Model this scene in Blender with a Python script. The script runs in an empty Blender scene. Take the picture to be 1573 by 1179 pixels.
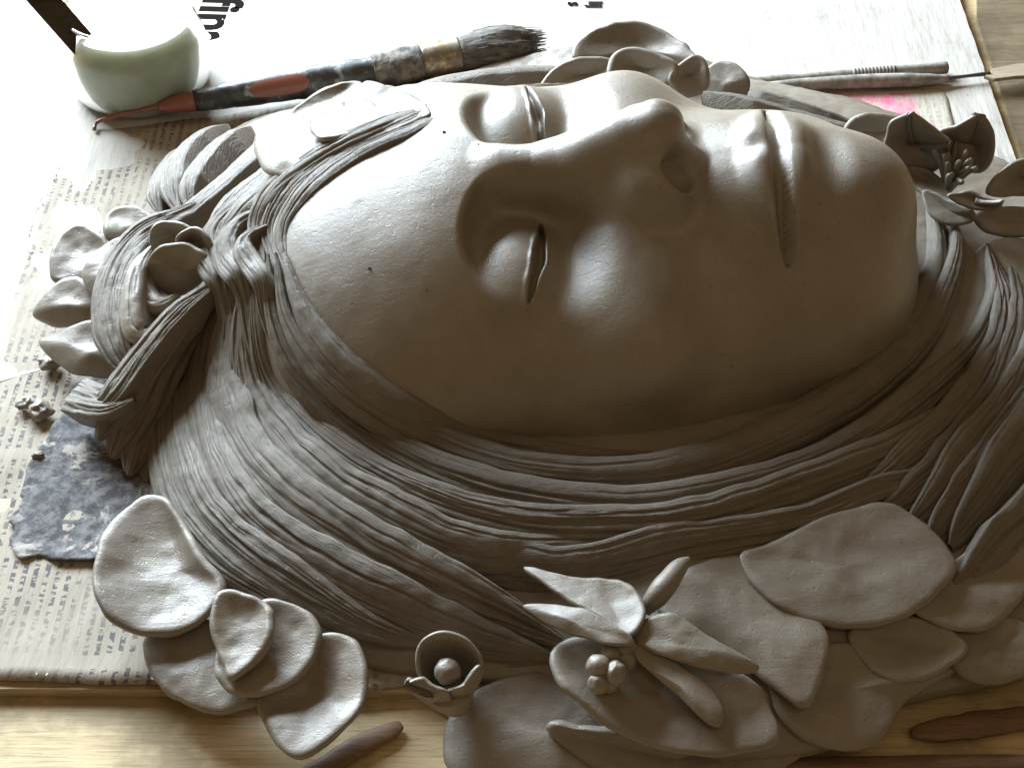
import bpy, math, random
import numpy as np
from mathutils import Vector, Matrix

# ------------------------------------------------------------------ camera, light, exposure
CM = 0.01                                   # everything below is measured in centimetres
CAM = np.array([0.0, -42.4, 46.4]); PITCH = math.radians(45.0)
FPX, IW, IH = 2400.0, 1573.0, 1179.0
sc = bpy.context.scene
cd = bpy.data.cameras.new('camera'); cam = bpy.data.objects.new('camera', cd)
sc.collection.objects.link(cam); sc.camera = cam
cam.location = CAM * CM; cam.rotation_euler = (math.pi/2 - PITCH, 0, 0)
cd.sensor_width = 36; cd.lens = 36*FPX/IW; cd.clip_start = 0.01; cd.clip_end = 50

w = bpy.data.worlds.new('World'); sc.world = w; w.use_nodes = True
wb = w.node_tree.nodes['Background']
wb.inputs[0].default_value = (1.0, 0.70, 0.40, 1); wb.inputs[1].default_value = 0.215

def area(name, loc, target, sx, sy, power, col):
    l = bpy.data.lights.new(name, 'AREA'); l.shape = 'RECTANGLE'; l.size = sx*CM; l.size_y = sy*CM
    l.energy = power; l.color = col
    o = bpy.data.objects.new(name, l); sc.collection.objects.link(o)
    o.location = Vector(loc)*CM
    o.rotation_euler = (Vector(target)-Vector(loc)).to_track_quat('-Z', 'Y').to_euler()
    return o
area('window_light', (-54, 90, 52), (-2, 6, 5), 84, 52, 67, (0.76, 0.89, 1.0))
area('room_lamp', (40, -70, 150), (4, 0, 3), 30, 30, 1.0, (1.0, 0.76, 0.45))

sc.view_settings.view_transform = 'Standard'; sc.view_settings.look = 'None'
sc.view_settings.exposure = 0.0; sc.view_settings.gamma = 1.0

# ------------------------------------------------------------------ helpers
rng = np.random.default_rng(7); random.seed(7)
def at(px, py, z=0.0):
    """the point at height z (cm) that photograph pixel (px, py) looks at"""
    a = (px-IW/2)/FPX; b = (IH/2-py)/FPX
    d = np.array([a, math.cos(PITCH)+b*math.sin(PITCH), -math.sin(PITCH)+b*math.cos(PITCH)])
    return CAM + d*((z-CAM[2])/d[2])
def pix(p):
    r = np.asarray(p, float)-CAM
    f = r[1]*math.cos(PITCH)-r[2]*math.sin(PITCH); u = r[1]*math.sin(PITCH)+r[2]*math.cos(PITCH)
    return (IW/2+FPX*r[0]/f, IH/2-FPX*u/f)

def _hash(i, j, k, s):
    h = (i*374761393 + j*668265263 + k*2147483647 + s*974634777) & 0xffffffff
    h = ((h ^ (h >> 13))*1274126177) & 0xffffffff
    return ((h ^ (h >> 16)) & 0xffff)/65535.0*2-1
def noise(p, f, s=0):
    """value noise on (...,3) points"""
    q = np.asarray(p, np.float64)*f; i = np.floor(q).astype(np.int64); r = q-i; r = r*r*r*(r*(r*6-15)+10)
    o = 0
    for a in (0, 1):
        for b in (0, 1):
            for c in (0, 1):
                wgt = (r[..., 0] if a else 1-r[..., 0])*(r[..., 1] if b else 1-r[..., 1])*(r[..., 2] if c else 1-r[..., 2])
                o = o + wgt*_hash(i[..., 0]+a, i[..., 1]+b, i[..., 2]+c, s)
    return o
def sstep(a, b, x):
    t = np.clip((x-a)/(b-a), 0, 1); return t*t*(3-2*t)

def mesh_obj(name, verts, faces, mat, parent=None, smooth=True):
    """verts (n,3) cm, faces int array (m,4) / (m,3) or a list of such arrays"""
    me = bpy.data.meshes.new(name); v = np.asarray(verts, np.float32)*CM
    fl = faces if isinstance(faces, list) else [faces]
    fl = [np.asarray(f, np.int32) for f in fl if len(f)]
    me.vertices.add(len(v)); me.vertices.foreach_set('co', v.ravel())
    loops = np.concatenate([f.ravel() for f in fl]); tot = np.concatenate([np.full(len(f), f.shape[1], np.int32) for f in fl])
    me.loops.add(len(loops)); me.loops.foreach_set('vertex_index', loops)
    me.polygons.add(len(tot)); me.polygons.foreach_set('loop_start', np.concatenate([[0], np.cumsum(tot)[:-1]]).astype(np.int32))
    me.polygons.foreach_set('loop_total', tot)
    me.polygons.foreach_set('use_smooth', np.full(len(tot), smooth, bool))
    me.update(calc_edges=True); me.validate()
    me.materials.append(mat)
    o = bpy.data.objects.new(name, me); sc.collection.objects.link(o)
    if parent is not None: o.parent = parent
    return o
def grid_faces(n, m, close_m=False, base=0, flip=False):
    i, j = np.meshgrid(np.arange(n-1), np.arange(m if close_m else m-1), indexing='ij'); j2 = (j+1) % m
    f = np.stack([i*m+j, (i+1)*m+j, (i+1)*m+j2, i*m+j2], -1).reshape(-1, 4)+base
    return f[:, ::-1] if flip else f
def tag(o, label=None, cat=None, group=None, kind=None):
    if label: o['label'] = label
    if cat: o['category'] = cat
    if group: o['group'] = group
    if kind: o['kind'] = kind
    return o
def empty(name, loc=(0, 0, 0), parent=None):
    o = bpy.data.objects.new(name, None); sc.collection.objects.link(o); o.empty_display_size = 0.02
    o.location = np.asarray(loc)*CM
    if parent is not None: o.parent = parent
    return o
def spline(pts, n, closed=False):
    """Catmull-Rom through pts (k,d), resampled to n by arc length"""
    p = np.asarray(pts, float); k = len(p)
    if closed: q = np.vstack([p[-1], p, p[0], p[1]]); seg = k
    else: q = np.vstack([2*p[0]-p[1], p, 2*p[-1]-p[-2]]); seg = k-1
    out = []; t = np.linspace(0, 1, 24, endpoint=False)[:, None]
    for i in range(seg):
        a, b, c, d = q[i], q[i+1], q[i+2], q[i+3]
        out.append(0.5*(2*b+(c-a)*t+(2*a-5*b+4*c-d)*t*t+(3*b-a-3*c+d)*t**3))
    out = np.vstack(out+[(p[0] if closed else p[-1])[None]])
    s = np.concatenate([[0], np.cumsum(np.linalg.norm(np.diff(out[:, :3], axis=0), axis=1))])
    tt = np.linspace(0, s[-1], n+1)[:-1] if closed else np.linspace(0, s[-1], n)
    return np.stack([np.interp(tt, s, out[:, d]) for d in range(p.shape[1])], -1)
def nrm(a): return a/np.maximum(np.linalg.norm(a, axis=-1, keepdims=True), 1e-9)

# ------------------------------------------------------------------ materials
class NT:
    def __init__(s, name):
        s.m = bpy.data.materials.new(name); s.m.use_nodes = True; s.t = s.m.node_tree
        s.b = s.t.nodes['Principled BSDF']; s.co = s.n('ShaderNodeTexCoord').outputs['Object']
    def n(s, t, **k):
        x = s.t.nodes.new(t)
        for a, v in k.items(): setattr(x, a, v)
        return x
    def l(s, a, b): s.t.links.new(a, b)
    def noise(s, scale, detail=4, rough=.55, co=None, dist=0):
        x = s.n('ShaderNodeTexNoise'); x.inputs['Scale'].default_value = scale; x.inputs['Detail'].default_value = detail
        x.inputs['Roughness'].default_value = rough; x.inputs['Distortion'].default_value = dist
        s.l(co or s.co, x.inputs['Vector']); return x.outputs['Fac']
    def ramp(s, fac, *stops):
        x = s.n('ShaderNodeValToRGB'); e = x.color_ramp.elements
        while len(e) < len(stops): e.new(.5)
        for q, (p, c) in zip(e, stops): q.position = p; q.color = (c, c, c, 1) if isinstance(c, (int, float)) else (*c, 1)
        s.l(fac, x.inputs[0]); return x.outputs[0]
    def mix(s, fac, a, b, mode='MIX'):
        x = s.n('ShaderNodeMix', data_type='RGBA', blend_type=mode)
        for sock, v in ((x.inputs[0], fac), (x.inputs[6], a), (x.inputs[7], b)):
            if hasattr(v, 'node'): s.l(v, sock)
            elif isinstance(v, (int, float)): sock.default_value = v
            else: sock.default_value = (*v, 1)
        return x.outputs[2]
    def math(s, op, a, b=0, c=0):
        x = s.n('ShaderNodeMath', operation=op)
        for k, v in enumerate((a, b, c)):
            if hasattr(v, 'node'): s.l(v, x.inputs[k])
            else: x.inputs[k].default_value = v
        return x.outputs[0]
    def mapping(s, scale=(1, 1, 1), rot=(0, 0, 0), loc=(0, 0, 0), co=None):
        x = s.n('ShaderNodeMapping'); x.inputs['Scale'].default_value = scale; x.inputs['Rotation'].default_value = rot
        x.inputs['Location'].default_value = loc; s.l(co or s.co, x.inputs[0]); return x.outputs[0]
    def sep(s, co=None):
        x = s.n('ShaderNodeSeparateXYZ'); s.l(co or s.co, x.inputs[0]); return x.outputs
    def bump(s, h, strength, dist, nrm=None):
        x = s.n('ShaderNodeBump'); x.inputs['Strength'].default_value = strength; x.inputs['Distance'].default_value = dist
        s.l(h, x.inputs['Height'])
        if nrm: s.l(nrm, x.inputs['Normal'])
        return x.outputs[0]
    def out(s, color=None, rough=None, normal=None, **kw):
        for sock, v in (('Base Color', color), ('Roughness', rough), ('Normal', normal)):
            if v is None: continue
            if hasattr(v, 'node'): s.l(v, s.b.inputs[sock])
            elif isinstance(v, (int, float)): s.b.inputs[sock].default_value = v
            else: s.b.inputs[sock].default_value = (*v, 1)
        for k, v in kw.items(): s.b.inputs[k.replace('_', ' ')].default_value = v
        return s.m

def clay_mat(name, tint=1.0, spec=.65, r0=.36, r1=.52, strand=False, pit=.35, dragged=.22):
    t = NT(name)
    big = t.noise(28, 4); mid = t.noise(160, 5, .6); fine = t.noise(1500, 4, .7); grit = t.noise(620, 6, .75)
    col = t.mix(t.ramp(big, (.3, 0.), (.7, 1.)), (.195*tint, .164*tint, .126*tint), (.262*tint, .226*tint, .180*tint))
    col = t.mix(t.ramp(mid, (.42, .0), (.75, .35)), col, (.29*tint, .26*tint, .215*tint))
    col = t.mix(t.ramp(t.noise(420, 2), (.70, 0.), (.76, .55)), col, (.085*tint, .068*tint, .05*tint))
    col = t.mix(t.ramp(t.noise(2600, 2, .5), (.35, .30), (.65, 0.)), col, (.11*tint, .088*tint, .06*tint))
    ro = t.ramp(t.noise(70, 3), (.3, r0), (.7, r1))
    nb = t.bump(mid, .14, .0007); nb = t.bump(grit, .30, .0004, nb); nb = t.bump(fine, .35, .0003, nb)
    drag = t.noise(38, 4, .6, t.mapping((1, 5, 1), (0, 0, .7)), .4); pits = t.ramp(t.noise(330, 3, .6), (.30, 0.), (.38, 1.))
    nb = t.bump(drag, dragged, .0011, nb); nb = t.bump(pits, pit, .0006, nb)
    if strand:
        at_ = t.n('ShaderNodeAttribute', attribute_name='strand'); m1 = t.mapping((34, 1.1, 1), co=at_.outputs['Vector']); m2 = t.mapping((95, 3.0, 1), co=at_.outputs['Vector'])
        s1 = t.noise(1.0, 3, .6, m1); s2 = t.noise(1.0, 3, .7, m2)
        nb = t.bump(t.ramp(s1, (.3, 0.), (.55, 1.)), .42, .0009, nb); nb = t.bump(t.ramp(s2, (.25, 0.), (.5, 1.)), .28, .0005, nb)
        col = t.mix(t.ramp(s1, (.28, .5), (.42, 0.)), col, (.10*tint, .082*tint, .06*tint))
    return t.out(col, ro, nb, Specular_IOR_Level=spec)
HAIR_CLAY = clay_mat('shaded_combed_clay', .80, .45, .42, .58, True)  # tint darker than the other clay, stands in for shade on the hair
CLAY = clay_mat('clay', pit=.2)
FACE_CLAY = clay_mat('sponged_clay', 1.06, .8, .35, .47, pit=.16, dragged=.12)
# ------------------------------------------------------------------ the clay relief
Y0 = 7.2                                    # the face's midline lies along y = Y0
relief = empty('clay_relief', (2, Y0, 0))
RB = np.array([2, Y0, 0])
def part(name, v, f, mat=None, parent=None, smooth=True, strand=None):
    """a part of the relief, vertices given in world centimetres"""
    par = parent or relief
    off = np.array(par['org']) if 'org' in par else RB
    o = mesh_obj(name, np.asarray(v)-off, f, mat or CLAY, par, smooth)
    if strand is not None:
        at_ = o.data.attributes.new('strand', 'FLOAT_VECTOR', 'POINT'); at_.data.foreach_set('vector', np.asarray(strand, np.float32).ravel())
    return o
def group_part(name, org, parent=None):
    o = empty(name, np.asarray(org, float)-RB, relief); o['org'] = [float(c) for c in org]; return o

# ---- face: a distance field of smooth-blended forms, traced outward from an inner axis
def smin(a, b, k):
    h = np.clip(.5+.5*(b-a)/k, 0, 1); return b+(a-b)*h-k*h*(1-h)
def smax(a, b, k): return -smin(-a, -b, k)
def ell(x, l, z, c, r):
    qx, ql, qz = (x-c[0])/r[0], (l-c[1])/r[1], (z-c[2])/r[2]
    k0 = np.sqrt(qx*qx+ql*ql+qz*qz); k1 = np.sqrt((qx/r[0])**2+(ql/r[1])**2+(qz/r[2])**2)
    return k0*(k0-1)/np.maximum(k1, 1e-6)
def cap(x, l, z, a, b):
    """round cone a=(x,l,z,r) to b"""
    ba = [b[i]-a[i] for i in range(3)]; d = sum(c*c for c in ba)
    h = np.clip(((x-a[0])*ba[0]+(l-a[1])*ba[1]+(z-a[2])*ba[2])/d, 0, 1)
    return np.sqrt((x-a[0]-ba[0]*h)**2+(l-a[1]-ba[1]*h)**2+(z-a[2]-ba[2]*h)**2)-(a[3]+(b[3]-a[3])*h)
def chain(x, l, z, pts, k=.004, n=None):
    d = None
    if n: pts = spline(pts, n)
    for a, b in zip(pts[:-1], pts[1:]):
        c = cap(x, l, z, a, b); d = c if d is None else smin(d, c, k)
    return d
def curve(pts):
    p = np.array(pts); return [np.polyfit(p[:, 1], p[:, i], 3).astype(np.float32) for i in (0, 2, 3)]
def tube(x, l, z, c):
    """a smooth bar that runs across the face: x, z and radius are cubics of the sideways distance"""
    zm = np.polyval(c[1], l); sl = np.polyval(np.polyder(c[1]), l)
    return np.sqrt((x-np.polyval(c[0], l))**2+((z-zm)**2)/(1+sl*sl))-np.clip(np.polyval(c[2], l), -2, 1)
UPLIP = curve([(9.46, 0, 10.52, .53), (9.40, .8, 10.5, .54), (9.65, 2.0, 9.98, .47), (10.0, 3.3, 8.95, .26), (10.25, 4.2, 8.0, .05), (10.4, 5.0, 7.0, -.2)])
LOLIP = curve([(10.98, 0, 10.26, .74), (10.9, 1.3, 10.08, .68), (10.66, 2.6, 9.35, .42), (10.42, 3.9, 8.2, .10), (10.4, 5.0, 7.0, -.2)])
MOUTH = curve([(10.14, 0, 10.92, .23), (10.15, 1.4, 10.66, .25), (10.2, 2.8, 9.75, .25), (10.34, 3.9, 8.72, .20), (10.46, 4.6, 8.0, .02), (10.5, 5.2, 7.3, -.2)])
EYE = (0.2, 3.75, 7.2)
ROLL = math.radians(8.5); PIVZ = 3.0         # the head is turned a little towards the near side
def face_sdf(x, ls, z):
    l = np.sqrt(ls*ls+np.float32(.0025))
    d = ell(x, l, z, (2.2, 0, 0.9), (14.7, 9.9, 9.2))
    d = smin(d, ell(x, l, z, (-3.6, 0, 2.6), (8.0, 10.0, 6.7)), 1.5)            # forehead
    d = smin(d, ell(x, l, z, (-2.0, 0, 5.4), (3.8, 6.0, 4.4)), 1.4)            # brow mass
    d = smin(d, ell(x, l, z, (9.9, 0, 6.2), (4.4, 4.6, 4.45)), 1.8)           # muzzle
    d = smin(d, ell(x, l, z, (11.6, 0, 4.2), (5.0, 6.6, 5.2)), 1.5)           # jaw
    d = smin(d, ell(x, l, z, (13.5, 0, 7.9), (2.3, 2.5, 2.3)), 1.5)           # chin
    d = smin(d, ell(x, l, z, (4.8, 5.1, 6.2), (2.4, 3.1, 2.5)), 1.3)          # cheekbone
    # eye socket
    d = smax(d, -ell(x, l, z, (0.75, 3.7, 10.1), (2.75, 3.7, 2.1)), .25+.9*sstep(.2, 2.6, x))
    d = smax(d, -ell(x, l, z, (1.4, 2.1, 10.2), (1.5, 1.1, 1.6)), .5)
    # nose
    d = smin(d, cap(x, l, z, (.6, 0, 8.8, 1.15), (4.7, 0, 9.8, 2.05)), 1.0)
    d = smin(d, chain(x, l, z, [(-.4, 0, 9.5, .9), (1.5, 0, 9.75, .8), (3.3, 0, 10.85, .86), (4.6, 0, 11.6, .9), (5.4, 0, 11.95, .88)], n=6), .75)
    d = smin(d, ell(x, l, z, (5.5, .2, 11.8), (.9, .62, .88)), .5)
    d = smin(d, ell(x, l, z, (5.4, 1.75, 10.0), (1.2, .85, 1.15)), 1.0)         # nostril wing
    d = smin(d, cap(x, l, z, (5.9, 0, 11.4, .48), (6.9, 0, 10.3, .42)), .4)     # columella
    d = smax(d, -ell(x, l, z, (6.42, 1.4, 11.0), (.92, .78, .95)), .16)       # nostril
    # eyeball and lids
    d = smin(d, ell(x, l, z, EYE, (1.85, 2.5, 1.78)), .8)
    e = l-EYE[1]
    slit = .88-.04*e*e-.13*e+.015*np.sin(e*4.3)
    up = smax(ell(x, l, z, EYE, (1.93, 2.58, 1.88)), x-slit, .16); d = smin(d, up, .4)
    lo = smax(smax(ell(x, l, z, EYE, (1.92, 2.55, 1.84)), slit+.24-x, .3), x-2.4, .5); d = smin(d, lo, .5)
    rad = np.sqrt((x-EYE[0])**2+(e*.74)**2+(z-EYE[2])**2)-1.94
    d = smin(d, np.sqrt((x-slit+.07)**2+(rad+.05)**2)-.13*(1-(e/2.2)**2)*(1+.2*np.sin(e*6.1)), .12)
    d = smin(d, np.sqrt((x-slit-.42)**2+(rad+.09)**2)-.10*(1-(e/2.1)**2)*(1+.25*np.sin(e*5.1+2)), .14)
    gr = np.sqrt((x-slit-.15)**2+(rad*.5)**2)-(.22+.03*np.sin(e*3.1+1))*(1-(e/2.3)**2); d = smax(d, -gr, .10)
    # mouth
    d = smin(d, tube(x, l, z, UPLIP), .6)
    d = smin(d, tube(x, l, z, LOLIP), .8)
    d = smax(d, -cap(x, l, z, (7.5, 0, 11.05, .30), (9.1, 0, 11.35, .42)), .55)                 # philtrum
    d = smax(d, -tube(x, l, z, MOUTH), .3)
    d = smax(d, -ell(x, l, z, (12.15, 0, 11.3), (.7, 2.4, .95)), .8)           # below the lip
    return d
def build_face(nu=840, nt=300):
    """traced on one half (theta >= 0) and mirrored"""
    f4 = np.float32
    def rays(nu, nt):
        u = np.linspace(0, 1, nu); t = np.radians(np.linspace(0, 97, nt))
        xa = -5+13*u; ph = np.radians(-62+144*u)
        o = np.stack([np.repeat(xa[:, None], nt, 1), np.zeros((nu, nt)), np.full((nu, nt), 1.0)], -1)
        d = np.stack([np.repeat(np.sin(ph)[:, None], nt, 1), np.cos(ph)[:, None]*np.sin(t)[None], np.cos(ph)[:, None]*np.cos(t)[None]], -1)
        return o.astype(f4), d.astype(f4)
    def march(o, d, r, it, fac):
        for _ in range(it):
            s = face_sdf(o[..., 0]+d[..., 0]*r, o[..., 1]+d[..., 1]*r, o[..., 2]+d[..., 2]*r); r = (r-np.clip(s, -1, 1)*fac).astype(f4)
        return r
    cu, ct = 140, 60
    o, d = rays(cu, ct); r = march(o, d, np.full((cu, ct), 17.0, f4), 70, .7)
    ui = np.linspace(0, cu-1, nu); ti = np.linspace(0, ct-1, nt)
    r1 = np.stack([np.interp(ti, np.arange(ct), row) for row in r])
    r2 = np.stack([np.interp(ui, np.arange(cu), r1[:, j]) for j in range(nt)], 1).astype(f4)
    o, d = rays(nu, nt); r = march(o, d, r2+f4(.25), 20, .6)
    p = o+d*r[..., None]
    w3 = np.concatenate([(p*[1, -1, 1])[:, :0:-1], p], 1); dd = np.concatenate([(d*[1, -1, 1])[:, :0:-1], d], 1)
    cr, sr = math.cos(ROLL), math.sin(ROLL)
    def turn(q, org): return np.stack([q[..., 0], org[0]-(q[..., 1]*cr+(q[..., 2]-org[1])*sr), org[1]+(q[..., 2]-org[1])*cr-q[..., 1]*sr], -1)
    w3 = turn(w3, (Y0, PIVZ)); dd = turn(dd, (0, 0))
    amp = .03*noise(w3, .45, 3)+.006*noise(w3, 1.7, 4)
    w3 = w3+dd*amp[..., None]
    return part('face', w3.reshape(-1, 3), grid_faces(nu, 2*nt-1, flip=True), FACE_CLAY)
face = build_face()
# ---- the clay ground under the hair: a low mound inside this outline
OUT = [(236, 690), (258, 800), (325, 890), (440, 965), (550, 1012), (640, 1030), (730, 1040), (850, 1070), (960, 1140), (1130, 1165),
       (1290, 1140), (1390, 1075), (1500, 1052), (1640, 1010), (1750, 900), (1750, 420), (1600, 290), (1480, 230), (1330, 165), (1150, 128),
       (980, 100), (830, 108), (640, 138), (450, 172), (345, 215), (262, 310), (262, 400), (290, 470), (255, 570)]
OUTW = spline([at(a, b, .3)[:2] for a, b in OUT], 300, True)
GX0, GY0, GS = -26.0, -18.0, .16; GNX, GNY = 360, 270
def poly_dist(P, pts):
    """signed distance (positive inside) of pts (n,2) to the closed polygon P"""
    A = P; B = np.roll(P, -1, 0); out = np.full(len(pts), 1e9); ins = np.zeros(len(pts), bool)
    for a, b in zip(A, B):
        ba = b-a; pa = pts-a; h = np.clip((pa@ba)/max(ba@ba, 1e-9), 0, 1)
        out = np.minimum(out, ((pa-h[:, None]*ba)**2).sum(1))
        c = ((a[1] > pts[:, 1]) != (b[1] > pts[:, 1]))
        with np.errstate(divide='ignore', invalid='ignore'):
            ins ^= c & (pts[:, 0] < (b[0]-a[0])*(pts[:, 1]-a[1])/(b[1]-a[1])+a[0])
    return np.sqrt(out)*np.where(ins, 1, -1)
_g = np.stack(np.meshgrid(GX0+GS*np.arange(GNX), GY0+GS*np.arange(GNY), indexing='ij'), -1)
GD = poly_dist(OUTW, _g.reshape(-1, 2)).reshape(GNX, GNY)
GH = np.where(GD > -9, .5+2.9*(1-np.exp(-np.maximum(GD, 0)/3.6)), 0)
def _dome(cx, cy, rx, ry, rz): return rz*np.sqrt(np.clip(1-((_g[..., 0]-cx)/rx)**2-((_g[..., 1]-cy)/ry)**2, 0, 1))
GH = smax(smax(GH, _dome(-2.2, Y0, 11.7, 9.4, 8.0), .5), _dome(8, Y0, 11.2, 8.8, 4.6), .5)
def mound(x, y):
    u = np.clip((x-GX0)/GS, 0, GNX-1.001); v = np.clip((y-GY0)/GS, 0, GNY-1.001); i = np.int32(u); j = np.int32(v); a = u-i; b = v-j
    return GH[i, j]*(1-a)*(1-b)+GH[i+1, j]*a*(1-b)+GH[i, j+1]*(1-a)*b+GH[i+1, j+1]*a*b
def face_world(p):
    cr, sr = math.cos(ROLL), math.sin(ROLL); a = Y0-p[..., 1]; b = p[..., 2]-PIVZ
    return face_sdf(p[..., 0], a*cr-b*sr, PIVZ+a*sr+b*cr)
def on(px, py, lift=0.0):
    """where the photograph's pixel (px, py) meets the head or the mound, lifted along the vertical"""
    px = np.atleast_1d(np.asarray(px, float)); py = np.atleast_1d(np.asarray(py, float))
    a = (px-IW/2)/FPX; b = (IH/2-py)/FPX
    d = nrm(np.stack([a, math.cos(PITCH)+b*math.sin(PITCH), -math.sin(PITCH)+b*math.cos(PITCH)], -1))
    r = np.full(len(px), 38.0)
    for _ in range(110):
        p = CAM+d*r[:, None]
        s = np.minimum(face_world(p), (p[:, 2]-mound(p[:, 0], p[:, 1]))*.6); r = r+np.clip(s, -.3, 1.5)*.7
    p = CAM+d*r[:, None]; p[:, 2] += lift; return p
def build_mound(na=900):
    O = spline(OUTW, na, True); c = np.array([2.0, 4.5])
    rho = np.concatenate([np.linspace(.15, .9, 70), np.linspace(.905, .985, 18)])
    P = c+(O-c)[None]*rho[:, None, None]
    z = mound(P[..., 0], P[..., 1]); P = np.concatenate([P, z[..., None]], -1)
    e = P[-1].copy(); d = nrm(O-c)
    ring = lambda k, f: np.column_stack([O+d*k, e[:, 2]*f])
    P = np.concatenate([P, [ring(-.02, .8), ring(.03, .45), ring(.0, 0)]], 0)
    P += (.06*noise(P, .7, 11)+.025*noise(P, 2.5, 12))[..., None]*np.array([.6, .6, 1.0])
    P[-1, :, 2] = 0
    return part('backing_slab', P.reshape(-1, 3), grid_faces(len(P), na, True, flip=True))
build_mound()

# ---- hair: combed locks laid over head and mound
def lay(pts, lift, clamp=False):
    """pixel points -> world; (px, py) rests on the head or mound, (px, py, z) stands at height z"""
    out = []
    for p in pts:
        if len(p) == 3:
            q = at(*p)
            if clamp and np.linalg.norm(q-CAM) > np.linalg.norm(CAST[(p[0], p[1])]-CAM)-.3: q = CAST[(p[0], p[1])].copy(); q += .35*nrm((CAM-q)[None])[0]
            out.append(q)
        else: q = CAST[tuple(p)].copy(); q[2] += lift; out.append(q)
    return np.array(out)
CAST = {}
def cast(pts):
    """find where many pixels land in one go"""
    new = sorted({tuple(p) for p in pts if len(p) == 2} - set(CAST))
    if new: CAST.update(zip(new, on([p[0] for p in new], [p[1] for p in new])))
def drape(P):
    """hair normal: leans away from the head's middle"""
    return nrm(np.stack([.045*(P[:, 0]-3), .085*(P[:, 1]-Y0), np.ones(len(P))], -1))
def lock(pts, width, height=.5, lift=.15, seed=0, big=4, fine=14, dbig=.10, dfine=.06, normal=None, skirt=.9, round_end=True, name='lock', parent=None, taper=(.25, .25)):
    rg = np.random.default_rng(seed+100)
    W = lay(pts, lift); kn = len(pts)
    wd = np.interp(np.linspace(0, 1, kn), np.linspace(0, 1, len(width)), width)
    L0 = np.linalg.norm(np.diff(W, axis=0), axis=1).sum(); n = int(np.clip(L0/.14, 24, 280))
    S = spline(np.column_stack([W, wd]), n); C, wd = S[:, :3], S[:, 3]
    for _ in range(6): C[1:-1] = (C[:-2]+2*C[1:-1]+C[2:])/4
    t = np.linspace(0, 1, n)
    T = nrm(np.gradient(C, axis=0)); N = drape(C) if normal is None else nrm(np.repeat(np.asarray(normal, float)[None], n, 0) if np.ndim(normal) == 1 else spline(normal, n))
    B = nrm(np.cross(T, N)); N = np.cross(B, T)
    env = np.clip(t/taper[0] if taper[0] else 1, 0, 1)**.5*np.clip((1-t)/taper[1] if taper[1] else 1, 0, 1)**.5 if round_end else np.ones(n)
    env = np.clip(env, .12, 1)
    height = height*.60; dbig = dbig*.72; dfine = dfine*.9; fine = int(fine*3); wd = wd*1.22
    m = int(np.clip(wd.max()/.036, 17, 110)); u = np.linspace(-1, 1, m)
    nz = lambda f, s: noise(np.stack([t*L0*f, t*0+s*7.3, t*0], -1), 1.0, seed+s)
    wd = wd*(1+.10*nz(.35, 1)+.05*nz(1.1, 2))
    Z = height*env[:, None]*(np.clip(1-np.abs(u)**2.6, 0, 1)**.7)[None]
    hw = np.maximum(wd*env, .05)[:, None]/2; ucm = u[None]*hw
    G = np.zeros((n, m))
    for i in range(big):
        c = (-1+2*(i+1)/(big+1)+rg.uniform(-.5, .5)/(big+1)); c = c+.10*nz(.25, 10+i)+rg.uniform(-.2, .2)*(t-.5)
        sg = rg.uniform(.05, .10); s0, s1 = (0, 1) if rg.random() < .6 else np.sort(rg.uniform(0, 1, 2))
        win = sstep(s0-.02, s0+.12, t)*(1-sstep(s1-.12, s1+.02, t)) if (s0, s1) != (0, 1) else np.ones(n)
        G -= (dbig*rg.uniform(.6, 1.3)*win*(.75+.25*nz(.8, 30+i)))[:, None]*np.exp(-np.abs((u[None]-c[:, None])*hw/sg)**1.4)
    for i in range(fine):
        c = rg.uniform(-.97, .97)+.06*nz(.5, 50+i)+rg.uniform(-.12, .12)*(t-.5)
        a = rg.uniform(-.1, .9); b = a+rg.uniform(.12, .6); win = sstep(a, a+.06, t)*(1-sstep(b-.08, b, t))
        G -= (dfine*rg.uniform(.5, 1.4)*win)[:, None]*np.exp(-((u[None]-c[:, None])*hw/rg.uniform(.022, .05))**2)
    amp = (np.clip(1-np.abs(u)**6, 0, 1))[None]*np.clip(env*1.5, 0, 1)[:, None]
    V = C[:, None]+B[:, None]*ucm[..., None]+N[:, None]*(Z+G*amp)[..., None]
    V = V+(.02*noise(V, 2.2, seed)+.012*noise(V, 6.0, seed+1))[..., None]*N[:, None]
    sk = lambda q, s: q-N*(skirt*env)[:, None]+B*(s*.15*wd*env)[:, None]
    V = np.concatenate([sk(V[:, 0], 1)[:, None], V, sk(V[:, -1], -1)[:, None]], 1)
    uu = np.concatenate([ucm[:, :1]-.5, ucm, ucm[:, -1:]+.5], 1); sv = np.stack([uu+seed*3.7, np.repeat((t*L0)[:, None], m+2, 1), np.zeros_like(uu)], -1)
    return part(name, V.reshape(-1, 3), grid_faces(n, m+2, flip=True), HAIR_CLAY if name == 'lock' else None, parent=parent, strand=sv.reshape(-1, 3))

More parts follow.
